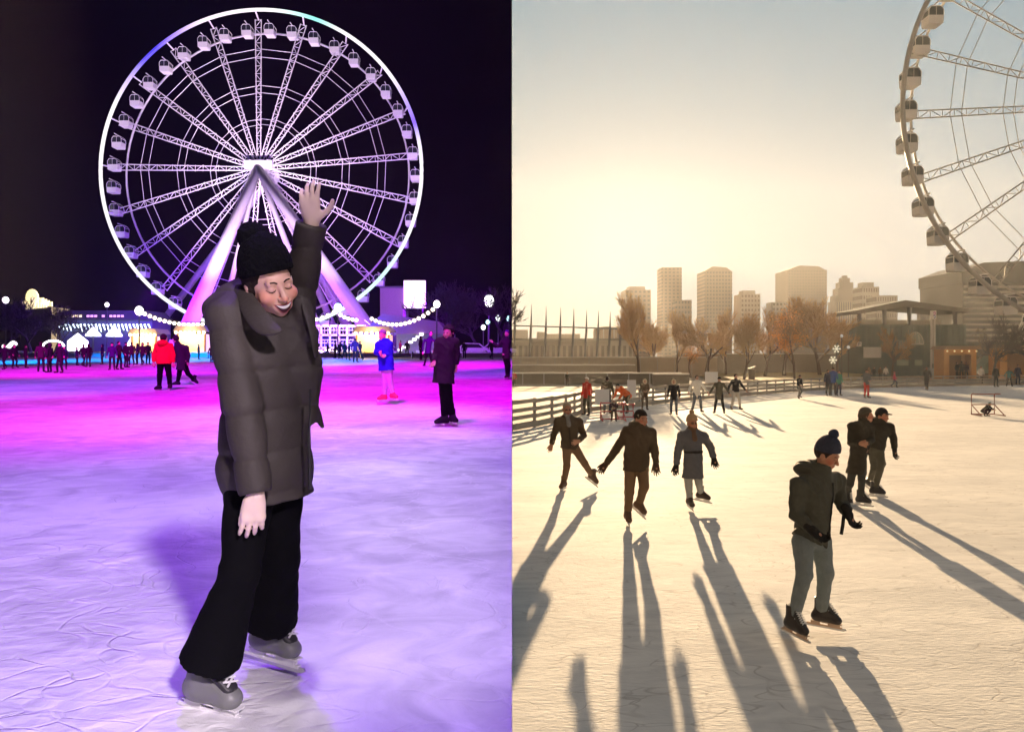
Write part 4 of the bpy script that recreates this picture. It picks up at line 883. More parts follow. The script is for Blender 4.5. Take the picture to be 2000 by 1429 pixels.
# snow strips and ground bands between the fence and the quay walls
SNOWD = mat('old_snow', (.62, .60, .56), rough=.85, bump=.3, bscale=2, col2=(.75, .73, .68))
tag(sheet('snow_strip', RIGHT, SNOWD, [(.01, 47), (9.5, 47), (14, 57), (.01, 61)], .02), kind='structure')
tag(sheet('path', RIGHT, CONC, [(.01, 62), (18, 62), (30, 80), (.01, 80)], .015), kind='structure')
tag(sheet('plaza', RIGHT, mat('plaza_paving', (.26, .24, .20), col2=(.36, .33, .28), rough=.9, scale=.8), [(30, 84), (300, 84), (300, 104), (30, 104)], .012), kind='structure')
def wall(px0, px1, Y, r0, r1, label, m, th=.5, posts=0, name='quay_wall', cap_=None):
    g = at(RIGHT, (px0 + px1) / 2, Y); k = Y / 1500; root = empty(name, g, label, 'wall'); w_ = (px1 - px0) * k; top = CAMZ + (690 - r0) * k - g.z; bot = max(0, CAMZ + (690 - r1) * k - g.z) if r1 else 0
    MB().box((0, 0, (top + bot) / 2 - .1), (w_, th, top - bot + .2)).build('wall', m, root)
    MB().box((0, -.05, top + .04), (w_, th + .2, .12)).build('coping', cap_ or SNOWD, root)
    if posts:
        for i in range(posts): MB().box((-w_ / 2 + w_ * (i + .5) / posts, -th / 2 - .04, (top + bot) / 2), (.12, .08, top - bot)).build('post', STEEL, root)
    return root
wall(1000.3, 1330, 82, 729, 0, 'dark low quay wall right behind the rink at the left', CONCD, posts=8)
wall(1000.3, 1240, 96, 713, 0, 'middle stone quay wall with a pale coping', CONC)
wall(1000.3, 1400, 118, 698, 0, 'long tan quay wall topped by the tall poles', CONC, posts=12)
wall(1320, 1700, 135, 691, 0, 'long grey stone wall behind the row of bare trees', mat('grey_stone', (.24, .22, .19), rough=.9))
wall(1275, 1345, 70, 731, 0, 'short dark wall block behind the fur hood skaters', CONCD)
# low port warehouse with a long flat roof
def facade(m, fh, bw):
    "window grid of a far facade: dark glazing between piers and floor slabs"
    n_ = '%s_glazed_%.1f_%.1f' % (m.name, fh, bw)
    if n_ in MATS: return MATS[n_]
    c = m.copy(); c.name = n_; t = c.node_tree; b = t.nodes['Principled BSDF']; src = b.inputs['Base Color'].links[0].from_socket
    tcn = t.nodes.new('ShaderNodeTexCoord'); s_ = t.nodes.new('ShaderNodeSeparateXYZ'); t.links.new(tcn.outputs['Object'], s_.inputs[0])
    def per(sock, period, lo, hi):
        d = t.nodes.new('ShaderNodeMath'); d.operation = 'DIVIDE'; d.inputs[1].default_value = period; t.links.new(sock, d.inputs[0])
        f = t.nodes.new('ShaderNodeMath'); f.operation = 'FRACT'; t.links.new(d.outputs[0], f.inputs[0])
        g = t.nodes.new('ShaderNodeMath'); g.operation = 'GREATER_THAN'; g.inputs[1].default_value = lo; t.links.new(f.outputs[0], g.inputs[0])
        l = t.nodes.new('ShaderNodeMath'); l.operation = 'LESS_THAN'; l.inputs[1].default_value = hi; t.links.new(f.outputs[0], l.inputs[0])
        k = t.nodes.new('ShaderNodeMath'); k.operation = 'MULTIPLY'; t.links.new(g.outputs[0], k.inputs[0]); t.links.new(l.outputs[0], k.inputs[1]); return k
    a1 = per(s_.outputs['X'], bw, .25, .8); a2 = per(s_.outputs['Z'], fh, .3, .8); k = t.nodes.new('ShaderNodeMath'); k.operation = 'MULTIPLY'; t.links.new(a1.outputs[0], k.inputs[0]); t.links.new(a2.outputs[0], k.inputs[1])
    mxx = t.nodes.new('ShaderNodeMixRGB'); mxx.inputs[2].default_value = (.15, .11, .075, 1); t.links.new(k.outputs[0], mxx.inputs[0]); t.links.new(src, mxx.inputs[1]); t.links.new(mxx.outputs[0], b.inputs['Base Color'])
    MATS[n_] = c
    return c
def block(px, Y, wpx, rtop, label, m, cat='building', depth=12.0, name='building', floors=0, bays=0, mw=None, group=None, roof=None, row0=None):
    g = at(RIGHT, px, Y); k = Y / 1500; root = empty(name, g, label, cat, group); w_ = wpx * k; h = CAMZ + (690 - rtop) * k - g.z
    MB().box((0, depth / 2, h / 2 - .5), (w_, depth, h + 1)).build('wall', m, root)
    if floors: root.children[0].data.materials[0] = facade(m, h / floors, w_ / max(1, bays))
    if roof: roof(root, w_, h, depth, m)
    return root
WBAND = mat('tower_glass', (.09, .09, .09), rough=.3); TOW1 = mat('tower_tan', (.30, .19, .11), rough=.8, scale=.05); TOW2 = mat('tower_brown', (.19, .13, .085), rough=.8, scale=.05); TOW3 = mat('tower_stone', (.36, .31, .25), rough=.8, scale=.05); LOWB = mat('low_warehouse', (.36, .30, .22), rough=.85, scale=.2)
o = block(1118, 210, 236, 664, 'long low port warehouse behind the tall poles', LOWB, floors=1, bays=22, name='warehouse', depth=20)
MB().box((0, 8, 8.6 - .6), (236 * .14 + 1, 24, .5)).build('roof', CONCD, o)
block(1014, 330, 34, 644, 'small low building at the left of the port skyline', LOWB); block(1058, 320, 16, 648, 'narrow low block between the third and fourth pole', LOWB); block(1100, 340, 66, 652, 'wide low block on the skyline behind the poles', LOWB)
# silo like round building
def dome_(root, w_, h, d, m): MB().ball((0, d / 2, h), w_ / 2, 16, 8, (1, 1, .28)).build('dome', m, root, True)
g = at(RIGHT, 1189, 300); root = empty('domed_hall', g, 'round pale hall with a shallow dome right of the poles', 'building'); k = .2; h = CAMZ + (690 - 643) * k - g.z
MB().tube((0, 5, -1), (0, 5, h), 26 * k, n=24).build('drum', TOW1, root); MB().ball((0, 5, h), 27 * k, 20, 8, (1, 1, .25)).build('dome', TOW2, root, True)
for i in range(9): MB().tube((26.6 * k * math.cos(math.pi + math.pi * i / 8), 5 + 26.6 * k * math.sin(math.pi + math.pi * i / 8), 0), (26.6 * k * math.cos(math.pi + math.pi * i / 8), 5 + 26.6 * k * math.sin(math.pi + math.pi * i / 8), h), .25, n=6).build('column', TOW3, root)
# tall poles with a cable
PX = [(1004.5, 592, 1.4), (1036, 594, 1.2), (1065, 598, 1.1), (1093, 600, 1.0), (1119, 602, .9), (1144, 606, .7), (1167, 607, .5), (1190, 608, .3), (1211, 610, .1)]
POLE = mat('pole_paint', (.07, .07, .075), rough=.5); ords = ['first', 'second', 'third', 'fourth', 'fifth', 'sixth', 'seventh', 'eighth', 'ninth']
for i, (px, r0, ln) in enumerate(PX):
    g = at(RIGHT, px, 120); t = pt(px + 2.0, r0, 120); root = empty('tall_pole', g, ords[i] + ' tall pointed pole from the divide in the cable row', 'pole', 'row of tall poles with a cable')
    t = t - g; t.x *= 1.0
    mb = MB(); mb.tube((-.25, 0, 1.0), t * .72 + Vector((0, 0, 0)), .17, .20, 8); mb.build('shaft', POLE, root); MB().tube(t * .72, t, .16, .02, 8).build('tip', POLE, root)
mb = MB(); P_ = [pt(1000.5, 635.5, 119.6)] + [pt(PX[i][0], 636 + i * .75, 119.6) for i in range(9)]; o0 = P_[0].copy(); mb.poly([p - o0 for p in P_], .11, 5); tag(mb.build('cable', POLE, loc=o0), 'thick cable strung along the row of tall poles', 'cable')
# skyline towers
def mech(root, w_, h, d, m): MB().box((0, d / 2, h + 1.2), (w_ * .62, d * .6, 3.2)).build('roof_plant', m, root)
def curved(root, w_, h, d, m): MB().prism([(-w_ / 2, h - .2), (w_ / 2, h - .2), (w_ * .3, h + 2.6), (-w_ * .2, h + 3.2)], 1, d - 1).build('roof_crown', m, root)
block(1246, 560, 50, 566, 'washed out tower right under the sun, far left of the skyline', TOW1, 'tower', 22, 'tower_block', 16, 6, group='skyline towers', roof=mech)
block(1312, 560, 39, 522, 'slim tall tower left of the tan office tower', TOW1, 'tower', 18, 'tower_block', 26, 5, group='skyline towers')
block(1336, 520, 30, 586, 'short block between the slim tower and the tan tower', TOW1, 'tower', 14, 'tower_block', 12, 5, group='skyline towers')
block(1403, 540, 54, 529, 'tan office tower with a curved roof crown', TOW1, 'tower', 22, 'tower_block', 24, 9, group='skyline towers', roof=curved)
block(1466, 560, 38, 574, 'small blocky tower with a flat top in mid skyline', TOW3, 'tower', 18, 'tower_block', 14, 6, group='skyline towers', roof=mech)
block(1577, 540, 76, 527, 'broad brown tower, largest of the skyline', TOW2, 'tower', 26, 'tower_block', 30, 14, group='skyline towers', roof=curved)
block(1522, 520, 28, 590, 'low block left of the broad brown tower', TOW3, 'tower', 12, 'tower_block', 12, 4, group='skyline towers')
# stepped stone tower
g = at(RIGHT, 1660, 480); k = .32; root = empty('stepped_tower', g, 'old stone tower stepping up to a small cap', 'tower', 'skyline towers'); gz0 = g.z
for i, (wd, r0, r1) in enumerate(((50, 588, 735), (44, 576, 588), (36, 562, 576), (27, 550, 562), (17, 541, 550), (9, 536, 541))):
    za = CAMZ + (690 - r1) * k - gz0; zb = CAMZ + (690 - r0) * k - gz0; MB().box((0, 8, (za + zb) / 2), (wd * k, wd * k * .7, zb - za + (.01 if i else 0))).build('tier', TOW3, root)
b = MB()
for i in range(11): b.box(((-22 + i * 4.4) * k, 8 - 25 * k * .7 - .1, CAMZ + (690 - 610) * k - gz0), (.5, .3, 22 * k * 1.9))
b.build('window_bays', WBAND, root)
block(1700, 450, 34, 556 + 4, 'pale classical building right of the stepped tower', TOW3, 'building', 12, 'office_building', 10, 7, roof=mech); block(1732, 430, 42, 577, 'lower pale classical building before the pavilion canopy', TOW3, 'building', 12, 'office_building', 8, 9)
block(1810, 420, 16, 588, 'small round topped building above the canopy', TOW3, 'building', 6, 'office_building', 4, 2, roof=dome_)
# lookout with a wide disk and aerial
g = at(RIGHT, 1846, 300); k = .2; root = empty('lookout_tower', g, 'lookout with a wide disk roof and a thin aerial', 'tower'); zz = lambda r: CAMZ + (690 - r) * k - g.z
MB().tube((0, 4, 0), (0, 4, zz(586)), 14 * k, n=20).build('drum', TOW3, root); MB().tube((0, 4, zz(586)), (0, 4, zz(582)), 22 * k, 20 * k, n=24).build('disk', TOW2, root); MB().tube((0, 4, zz(596)), (0, 4, zz(593)), 20 * k, n=24).build('lower_disk', TOW3, root)
MB().tube((0, 4, zz(582)), (0, 4, zz(540)), .22, .05, 6).build('aerial', DARKST, root)
# striped building behind the wheel
g = at(RIGHT, 1965, 230); k = 230 / 1500; root = empty('striped_building', g, 'large dark building with bright striped storeys behind the day wheel', 'building'); zz = lambda r: CAMZ + (690 - r) * k - g.z; W_ = 170 * k
GRW = mat('grey_cladding', (.07, .07, .06), rough=.7); STR = mat('pale_band', (.50, .47, .40), rough=.7)
MB().box((0, 12, zz(552) / 2), (W_, 24, zz(552))).build('wall', GRW, root)
mb = MB(); x0, x1 = -W_ / 2, W_ / 2; mb.add([(x0 - .5, -.5, zz(552)), (x1, -.5, zz(552)), (x1, -.5, zz(508)), (x0 + 40 * k, -.5, zz(513)), (x0 - .5, -.5, zz(529)), (x0 - .5, 24, zz(552)), (x1, 24, zz(552)), (x1, 24, zz(508)), (x0 + 40 * k, 24, zz(513)), (x0 - .5, 24, zz(529))], [(0, 1, 2, 3, 4), (9, 8, 7, 6, 5), (0, 4, 9, 5), (4, 3, 8, 9), (3, 2, 7, 8), (1, 6, 7, 2), (0, 5, 6, 1)]); mb.build('roof', mat('green_grey_roof', (.09, .10, .085), rough=.6), root)
for i in range(11): MB().box((0, -.25, zz(560 + i * 10.5)), (W_ * .98, .4, 4.4 * k)).build('balcony_band', STR, root)
# green pavilion with an open canopy
Y = 126.0; g = at(RIGHT, 1778, Y); k = Y / 1500; root = empty('green_pavilion', g, 'green container pavilion with a dark peaked canopy on posts', 'building'); X = lambda px: (px - 1778) * k; zz = lambda r: CAMZ + (690 - r) * k - g.z
GRN = mat('green_cladding', (.05, .085, .075), rough=.7, scale=.5); GRND = mat('dark_green_cladding', (.05, .07, .065), rough=.7)
MB().box((X(1780), 4, zz(634) / 2), ((1885 - 1672) * k, 8, zz(634))).build('wall', GRN, root)
b = MB()
for i in range(30): b.box((X(1672) + (1885 - 1672) * k * (i + .5) / 30, -.04, zz(634) * .5), (.06, .1, zz(634) - .3))
b.build('cladding_ribs', GRND, root)
mb = MB(); ys = (-1.2, 9); pr = [(X(1667), zz(607)), (X(1667), zz(613)), (X(1850), zz(607)), (X(1884), zz(607)), (X(1884), zz(602)), (X(1765), zz(586))]; mb.prism([(X(1667), zz(614)), (X(1667), zz(607)), (X(1762), zz(587)), (X(1884), zz(604)), (X(1884), zz(611)), (X(1762), zz(600))], -1.2, 9); mb.build('canopy', mat('canopy_dark', (.05, .045, .035), rough=.7), root)
for px in (1675, 1724, 1772, 1815, 1860):
    MB().tube((X(px), -.6, zz(634)), (X(px), -.6, zz(598 if 1700 < px < 1840 else 608)), .35 if px != 1815 else .2, n=8).build('canopy_post', DARKST, root)
MB().box((X(1780), 5, zz(627)), (180 * k, .1, .8)).build('rail_screen', mat('pale_screen', (.45, .42, .36)), root)
MB().box((X(1703), -.12, zz(688)), (34 * k, .16, 21 * k)).build('garage_door', mat('door_pale', (.50, .50, .49), rough=.6), root)
MB().box((X(1677), -.15, zz(672)), (9 * k, .16, 9 * k)).build('sign_plate', mat('sign_white', (.7, .7, .66)), root)
mb = MB(); mb.tube((X(1677) - .12, -.25, zz(675)), (X(1677) - .12, -.25, zz(669.5)), .05, n=4); mb.poly([(X(1677) - .12, -.25, zz(669.5)), (X(1677) + .15, -.25, zz(669.8)), (X(1677) + .17, -.25, zz(672)), (X(1677) - .12, -.25, zz(672.3))], .05, 4); mb.build('sign_mark', DARKST, root)
mb = MB(); n = 14; mb.add([(X(1787) + 15.5 * k * math.cos(math.pi * i / n), -.1, zz(672) + 23 * k * math.sin(math.pi * i / n)) for i in range(n + 1)] + [(X(1787), -.1, zz(672))], [(i, i + 1, n + 1) for i in range(n)]); mb.build('arched_window', mat('window_green', (.25, .30, .26), rough=.2), root)
fr = MB(); fr.poly([(X(1787) + 15.5 * k * math.cos(math.pi * i / n), -.18, zz(672) + 23 * k * math.sin(math.pi * i / n)) for i in range(n + 1)], .09, 4); fr.tube((X(1787), -.18, zz(672)), (X(1787), -.18, zz(650)), .08, n=4); fr.tube((X(1779), -.18, zz(672)), (X(1781), -.18, zz(654)), .06, n=4); fr.tube((X(1795), -.18, zz(672)), (X(1793), -.18, zz(654)), .06, n=4); fr.tube((X(1771), -.18, zz(672)), (X(1803), -.18, zz(672)), .1, n=4)
fr.build('window_frame', mat('frame_white', (.6, .6, .55)), root)
mb = MB(); mb.prism([(X(1749), zz(665)), (X(1770), zz(665)), (X(1771), zz(678)), (X(1748), zz(678))], -1.4, -.3); mb.build('awning', mat('awning_grey', (.20, .22, .21)), root); MB().box((X(1759), -1.42, zz(679)), (24 * k, .1, 2 * k)).build('awning_edge', mat('frame_white', (.6, .6, .55)), root)
for px, w_ in ((1762, 22), (1793, 14)): MB().box((X(px), -.14, zz(708)), (w_ * k, .14, 11 * k)).build('window', mat('window_pale', (.30, .36, .30), rough=.2), root)
# slender white totem with its emblem
Y = 112.0; g = at(RIGHT, 1822, Y); k = Y / 1500; zz = lambda r: CAMZ + (690 - r) * k - g.z; root = empty('sign_totem', g, 'slender white totem with a violet and blue emblem on a white block', 'sign')
mb = MB(); [mb.box((sx * 3.4 * k, 0, (zz(608) + .9) / 2), (1.5 * k, .3, zz(608) - .9)) for sx in (-1, 1)]; mb.build('upright', mat('totem_white', (.72, .70, .68)), root)
MB().box((0, .05, zz(660)), (5.4 * k, .12, 100 * k)).build('back_panel', mat('totem_grey', (.42, .40, .38)), root); MB().box((0, -.1, zz(615)), (9 * k, .5, 17 * k)).build('emblem_panel', mat('totem_white', (.72, .70, .68)), root)
mb = MB(); mb.poly([(-.10, -.40, zz(612)), (-.04, -.40, zz(609.5)), (.14, -.40, zz(610)), (.16, -.40, zz(613)), (-.12, -.40, zz(616))], .055, 5); mb.build('emblem_violet', mat('emblem_violet', (.45, .05, .35)), root); mb = MB(); mb.poly([(-.14, -.40, zz(616.5)), (.12, -.40, zz(616.5)), (.16, -.40, zz(619.5)), (-.05, -.40, zz(621.5))], .055, 5); mb.build('emblem_blue', mat('emblem_blue', (.06, .14, .45)), root)
MB().box((0, 0, .75), (24 * k, 1.2, 1.5)).build('base_block', mat('totem_base', (.55, .58, .60)), root)
# timber kiosks with lamps
KT = mat('kiosk_timber', (.55, .27, .09), rough=.7, scale=2, col2=(.68, .36, .13)); KD = mat('kiosk_inside', (.28, .13, .05), rough=.9)
def kiosk(px0, px1, Y, rtop, label, door=True):
    pc = (px0 + px1) / 2; g = at(RIGHT, pc, Y); k = Y / 1500; w_ = (px1 - px0) * k; h = CAMZ + (690 - rtop) * k - g.z; root = empty('timber_kiosk', g, label, 'kiosk', 'timber kiosks by the rink')
    b = MB(); b.box((0, 2.4, h / 2), (w_ * .98, .12, h)); [b.box((sx * w_ * .42, 0, h / 2), (w_ * .16, .25, h)) for sx in (-1, 1)]; [b.box((sx * w_ * .49, 1.2, h / 2), (.12, 2.4, h)) for sx in (-1, 1)]; b.box((0, 0, h - .35), (w_ * .7, .2, .7)); b.build('wall', KT, root)
    MB().box((0, 2.2, h * .4), (w_ * .66, .1, h * .8)).build('back_wall', KD, root)
    MB().prism([(-w_ * .58, h), (w_ * .58, h), (w_ * .5, h + .45), (-w_ * .5, h + .45)], -.9, 2.8).build('roof', mat('kiosk_roof', (.30, .20, .12), rough=.8), root)
    gr = MB(); rn = random.Random(int(px0))
    for _ in range(200):
        c = Vector((rn.uniform(-w_ * .54, w_ * .54), rn.uniform(-.9, 1.5), h + .5 + rn.random() * .15)); gr.tube(c, c + Vector((rn.gauss(0, .12), rn.gauss(0, .12), rn.random() * .35)), .03, .01, 3)
    gr.build('fir_garland', mat('fir_green', (.06, .09, .05), rough=.9), root)
    for i in range(5): MB().ball((-w_ * .45 + w_ * .9 * i / 4, -.5, h - .25), .13, 8, 6).build('bulb', lamp_mat('kiosk_bulb', (1, .62, .25), 1.4), root, True)
    return root
kiosk(1843, 1906, 106, 682, 'timber kiosk with dark figures inside, left of the dark bare tree'); kiosk(1952, 2040, 104, 680, 'timber kiosk at the right edge with a row of small lamps')
root = empty('glass_tent', at(RIGHT, 1928, 110), 'small pale green tent between the two kiosks', 'tent'); MB().prism([(-1.4, .8), (1.1, .8), (1.2, 1.6), (.5, 3.3), (.25, 3.3)], -.6, 1.2).build('canopy', mat('tent_green', (.28, .36, .31), rough=.4), root); MB().box((0, .2, .4), (2.8, 2, .8)).build('base', CONCD, root)
# lawn bank, bin, snowflake lights, blocks
mb = MB(); P4 = [(at(RIGHT, 1418, 97).x, 97, 0), (at(RIGHT, 1668, 92).x, 92, 0), (at(RIGHT, 1690, 132).x, 132, 1), (at(RIGHT, 1330, 132).x, 132, 1)]
n = 12; vs = []
for j in range(n + 1):
    for i in range(n + 1):
        u, v = i / n, j / n; a = Vector(P4[0][:2]).lerp(Vector(P4[1][:2]), u); b = Vector(P4[3][:2]).lerp(Vector(P4[2][:2]), u); c = a.lerp(b, v); vs.append((c.x, c.y, gz(RIGHT, c.y) + .02 + .55 * v + .10 * math.sin(7 * u + 3 * v) * v))
mb.add(vs, [(j * (n + 1) + i, j * (n + 1) + i + 1, (j + 1) * (n + 1) + i + 1, (j + 1) * (n + 1) + i) for j in range(n) for i in range(n)]); tag(mb.build('lawn', GRASS, smooth=True), kind='structure')
root = empty('litter_bin', at(RIGHT, 1468, 101), 'dark round litter bin with a slanted lid on the lawn', 'bin'); root.location.z += .1; MB().tube((0, 0, 0), (0, 0, 1.35), .42, .46, 14).build('drum', CONCD, root); MB().box(None, (1.0, .9, .08), M=Matrix.Translation((0, 0, 1.55)) @ Matrix.Rotation(R(-18), 4, 'Y')).build('lid', STEEL, root); MB().box((.3, .2, 1.4), (.1, .1, .4)).build('lid_post', STEEL, root)
SF = lamp_mat('snowflake_lamp', (1, .9, .6), .55)
for px, row, Yf, lab in ((1634, 681, 104, 'upper glowing snowflake ornament left of the pavilion'), (1627, 703, 104, 'lower glowing snowflake ornament above the children')):
    root = empty('snowflake_light', pt(px, row, Yf), lab, 'ornament', 'snowflake ornaments'); b = MB()
    for i in range(6):
        a = math.pi * i / 3; d = Vector((math.cos(a), 0, math.sin(a))); b.tube((0, 0, 0), d * .55, .07, n=5)
        for s_ in (-1, 1): e = Vector((math.cos(a + s_ * .6), 0, math.sin(a + s_ * .6))); b.tube(d * .32, d * .32 + e * .2, .05, n=4)
    b.build('flake', SF, root); MB().tube((0, .1, -.5), (0, .1, -(pt(px, row, Yf).z - gz(RIGHT, Yf))), .05, n=5).build('pole', DARKST, root)
street_lamp(1644, 656, 106, 'thin lamp post with a pale globe left of the pavilion', .2, lamp_mat('day_globe', (1, .95, .85), .35), RIGHT, group='park lamps'); street_lamp(1384, 671, 112, 'thin lamp post among the sunlit bare trees', .2, lamp_mat('day_globe', (1, .95, .85), .35), RIGHT, group='park lamps'); street_lamp(1657, 678, 104, 'short lamp beside the snowflake ornaments', .2, lamp_mat('day_globe', (1, .95, .85), .35), RIGHT, group='park lamps')
# trees of the sunlit side
tD = make_tree('bare_tree', 31, spread=.34, upright=.9, depth=5, twig_r=.02); tE = make_tree('bare_tree', 47, spread=.45, upright=.6, trunk_h=.3)
for i, (pr, px, Y, h, w_, lab) in enumerate(((tD, 1247, 88, 8.6, .75, 'tall slender tree right of the ninth pole, glowing in the sun'), (tB, 1322, 112, 8.4, .9, 'bare tree left of the leaning lamp post below the slim tower'), (tE, 1378, 104, 7.4, 1.0, 'bare tree standing before the tan office tower, nearer the rink'), (tB, 1418, 122, 9.2, .95, 'bare tree just right of the tan office tower'), (tC, 1452, 100, 7.2, .8, 'bare tree with a straight trunk left of the litter bin'), (tA, 1493, 116, 8.8, .95, 'bare tree right of the litter bin under the small blocky tower'), (tD, 1532, 118, 10.2, 1.05, 'bare tree just left of the orange leaved tree'),
        (tA, 1603, 118, 10.0, 1.15, 'broad bare tree before the broad brown tower'), (tB, 1636, 122, 8.6, .95, 'bare tree left of the pavilion before the stepped tower'), (tE, 1742, 112, 6.2, .62, 'thin bare tree in front of the pavilion garage door'), (tC, 1285, 126, 7.6, 1.1, 'low spreading tree beyond the quay, right of the slender tree'))):
    place_tree(pr, RIGHT, px, Y, h * 1.25, lab, 'bare trees along the sunlit quay', rz=i * 1.7, mats={'trunk': BARK, 'crown': TWIG}, wide=w_)
tF = make_tree('leafy_tree', 61, h=9.0, spread=.5, leaves=7, low=.62, depth=4, nch=(4, 5)); tF.name = 'leafy_tree'; place_tree(tF, RIGHT, 1553, 100, 9.6, 'tree with glowing orange leaves beside the lawn', None, wide=.8)
tG = make_tree('dark_tree', 71, h=9.0, spread=.55, depth=5, twig_r=.035, trunk_h=.36); place_tree(tG, RIGHT, 1942, 88, 8.2, 'dark gnarled bare tree between the two timber kiosks', None, mats={'trunk': BARKN, 'crown': BARKN}, wide=.9)
tH = make_tree('leafy_tree', 83, h=9.0, spread=.5, leaves=2, depth=4, nch=(3, 4)); place_tree(tH, RIGHT, 1350, 116, 6.6, 'small tree with sparse orange leaves below the slim tower', None, wide=1.1, mats={'trunk': BARK, 'crown': TWIG})
# leafy scrub in front of the striped building
sh = MB(); rn = random.Random(5)
for i in range(2600):
    c = Vector((rn.uniform(-6, 8), rn.uniform(-1.5, 1.5), 0)); hh = 7.2 + 1.2 * math.sin(c.x * .9) + .7 * math.sin(c.x * 2.3); c.z = hh * rn.random() ** .6; u = Vector((rn.gauss(0, 1), rn.gauss(0, 1), rn.gauss(0, 1))).normalized(); w_ = u.orthogonal().normalized(); s_ = rn.uniform(.12, .3); sh.add([c - u * s_, c + w_ * s_ * .6, c + u * s_, c - w_ * s_ * .6], [(0, 1, 2, 3)])
root = empty('thicket', at(RIGHT, 1965, 150), 'tangled brownish thicket before the striped building', 'thicket'); sh.build('leaves', mat('scrub_leaves', (.16, .13, .08), col2=(.30, .25, .14), rough=.9, scale=1), root)
b = MB(); [b.tube((rn.uniform(-5, 7), rn.uniform(-1, 1), 0), (rn.uniform(-6, 8), rn.uniform(-1, 1), rn.uniform(4, 8)), .09, .03, 4) for _ in range(40)]; b.build('stems', BARK, root)
# skating aid frames on the ice
def aid(px, row, label, col, w_=.9, h=.9):
    root = empty('skating_frame', foot(RIGHT, px, row), label, 'skating aid'); b = MB(); m = mat('frame_' + col, (.5, .05, .05) if col == 'red' else (.25, .08, .06), rough=.5)
    for sx in (-1, 1): b.poly([(sx * w_ / 2, -.45, .05), (sx * w_ / 2, .30, .05), (sx * w_ / 2, .30, h - .06), (sx * w_ / 2, .24, h), (sx * w_ / 2, -.1, h)], .028, 6); b.tube((sx * w_ / 2, -.40, .05), (sx * w_ / 2, .30, h * .5), .022, n=6)
    c = b; [c.tube((-w_ / 2, y, z_), (w_ / 2, y, z_), .026, n=6) for y, z_ in ((-.1, h), (.30, h * .5), (.3, .06))]; c.build('tube_frame', m, root); return root
aid(1928, 812, 'dark red tube frame round the crouching child', 'dark', 1.0, .95); aid(1197, 822, 'red tube skating frame before the orange jacket', 'red', .9, .72); aid(1222, 818, 'second red skating frame at the feet of the orange jacket', 'red', .7, .6)
# ------------------------------------------------------------------ air
def haze(density):
    fp = [(-104, -135), (480, -135), (480, 700), (-.3, 700), (-.3, 152), (-104, 152)]; z0, z1 = -3.9, 152; n = len(fp); mb = MB()
    mb.add([(x, y, z0) for x, y in fp] + [(x, y, z1) for x, y in fp], [tuple(range(n - 1, -1, -1)), tuple(range(n, 2 * n))] + [(i, (i + 1) % n, n + (i + 1) % n, n + i) for i in range(n)])
    m = bpy.data.materials.new('haze_air'); m.use_nodes = True; t = m.node_tree; t.nodes.clear()
    v = t.nodes.new('ShaderNodeVolumePrincipled'); v.inputs['Density'].default_value = density; v.inputs['Color'].default_value = (.9, .9, .9, 1); v.inputs['Anisotropy'].default_value = .5; o = t.nodes.new('ShaderNodeOutputMaterial'); t.links.new(v.outputs[0], o.inputs['Volume'])
    tag(mb.build('haze', m), kind='stuff')
# ------------------------------------------------------------------ the people
def PX(base, Y0, d):
    out = {}
    for k, v in d.items():
        if k.startswith('toe'): out[k] = Vector(v)
        else: out[k] = pt(v[0], v[1], Y0 + (v[2] if len(v) > 2 else 0)) - base
    return out
T_BLK = fabric('black_trousers', (.0035, .0035, .0045), bump=.15, spec=.08, rough=.95); OLIVE = fabric('olive_puffer', (.044, .037, .033), rough=.66, bump=.15, spec=.3); KNIT = fabric('black_knit', (.004, .004, .006), bump=.9, rough=.98, spec=.1)
# --- hero: woman with one arm raised in front of the wheel
Y0 = 2.86; b0 = Vector(((440 - 1000) / 1500 * Y0, Y0, gz(LEFT, Y0)))
J = PX(b0, Y0, dict(head=(526, 552, -.02), neck=(520, 622, .03), chest=(515, 700, .04), pelvis=(518, 905, .04), hem=(528, 975, .04),
     shR=(445, 622, -.06), elR=(476, 800, -.14), haR=(500, 968, -.20), shL=(575, 632, .16), elL=(586, 558, .18), haL=(609, 434, .08),
     hipR=(492, 930, -.02), knR=(468, 1120, -.12), anR=(398, 1330, -.10), hipL=(545, 930, .08), knL=(548, 1090, .08), anL=(523, 1236, .22)))
J['toeR'] = Vector((.93, -.36, -.05)); J['toeL'] = Vector((.90, -.42, -.06))
GREYB = mat('grey_skate_shell', (.15, .155, .15), rough=.45, var=.2, scale=4)
fd = Vector((.80, -.60, 0)).normalized()
J['neck'] += fd * 0; chest = J['chest']
def hood_extra():
    Q = lambda px, row, dy: pt(px, row, Y0 + dy) - b0
    nn = (.35, -1, .15)
    return [cap(Q(446, 594, .06), Q(486, 572, .10), .070, .068, k=.04), cap(Q(420, 604, .0), Q(448, 604, .0), .042, .070, k=.05), ell(Q(480, 600, .10), (.12, .12, .08), .04),
            cap(Q(588, 596, .04), Q(606, 650, .0), .036, .034, k=.02), cap(Q(612, 790, .07), Q(630, 834, .09), .024, .005, k=.012)]
def torso_extra():
    Q = lambda px, row, dy: pt(px, row, Y0 + dy) - b0
    return [cap(Q(578, 650, .04), Q(600, 720, .04), .062, .055, k=.05), cap(Q(600, 720, .04), Q(606, 810, .06), .050, .030, k=.04)]
Q = lambda px, row, dy=0: pt(px, row, Y0 + dy) - b0
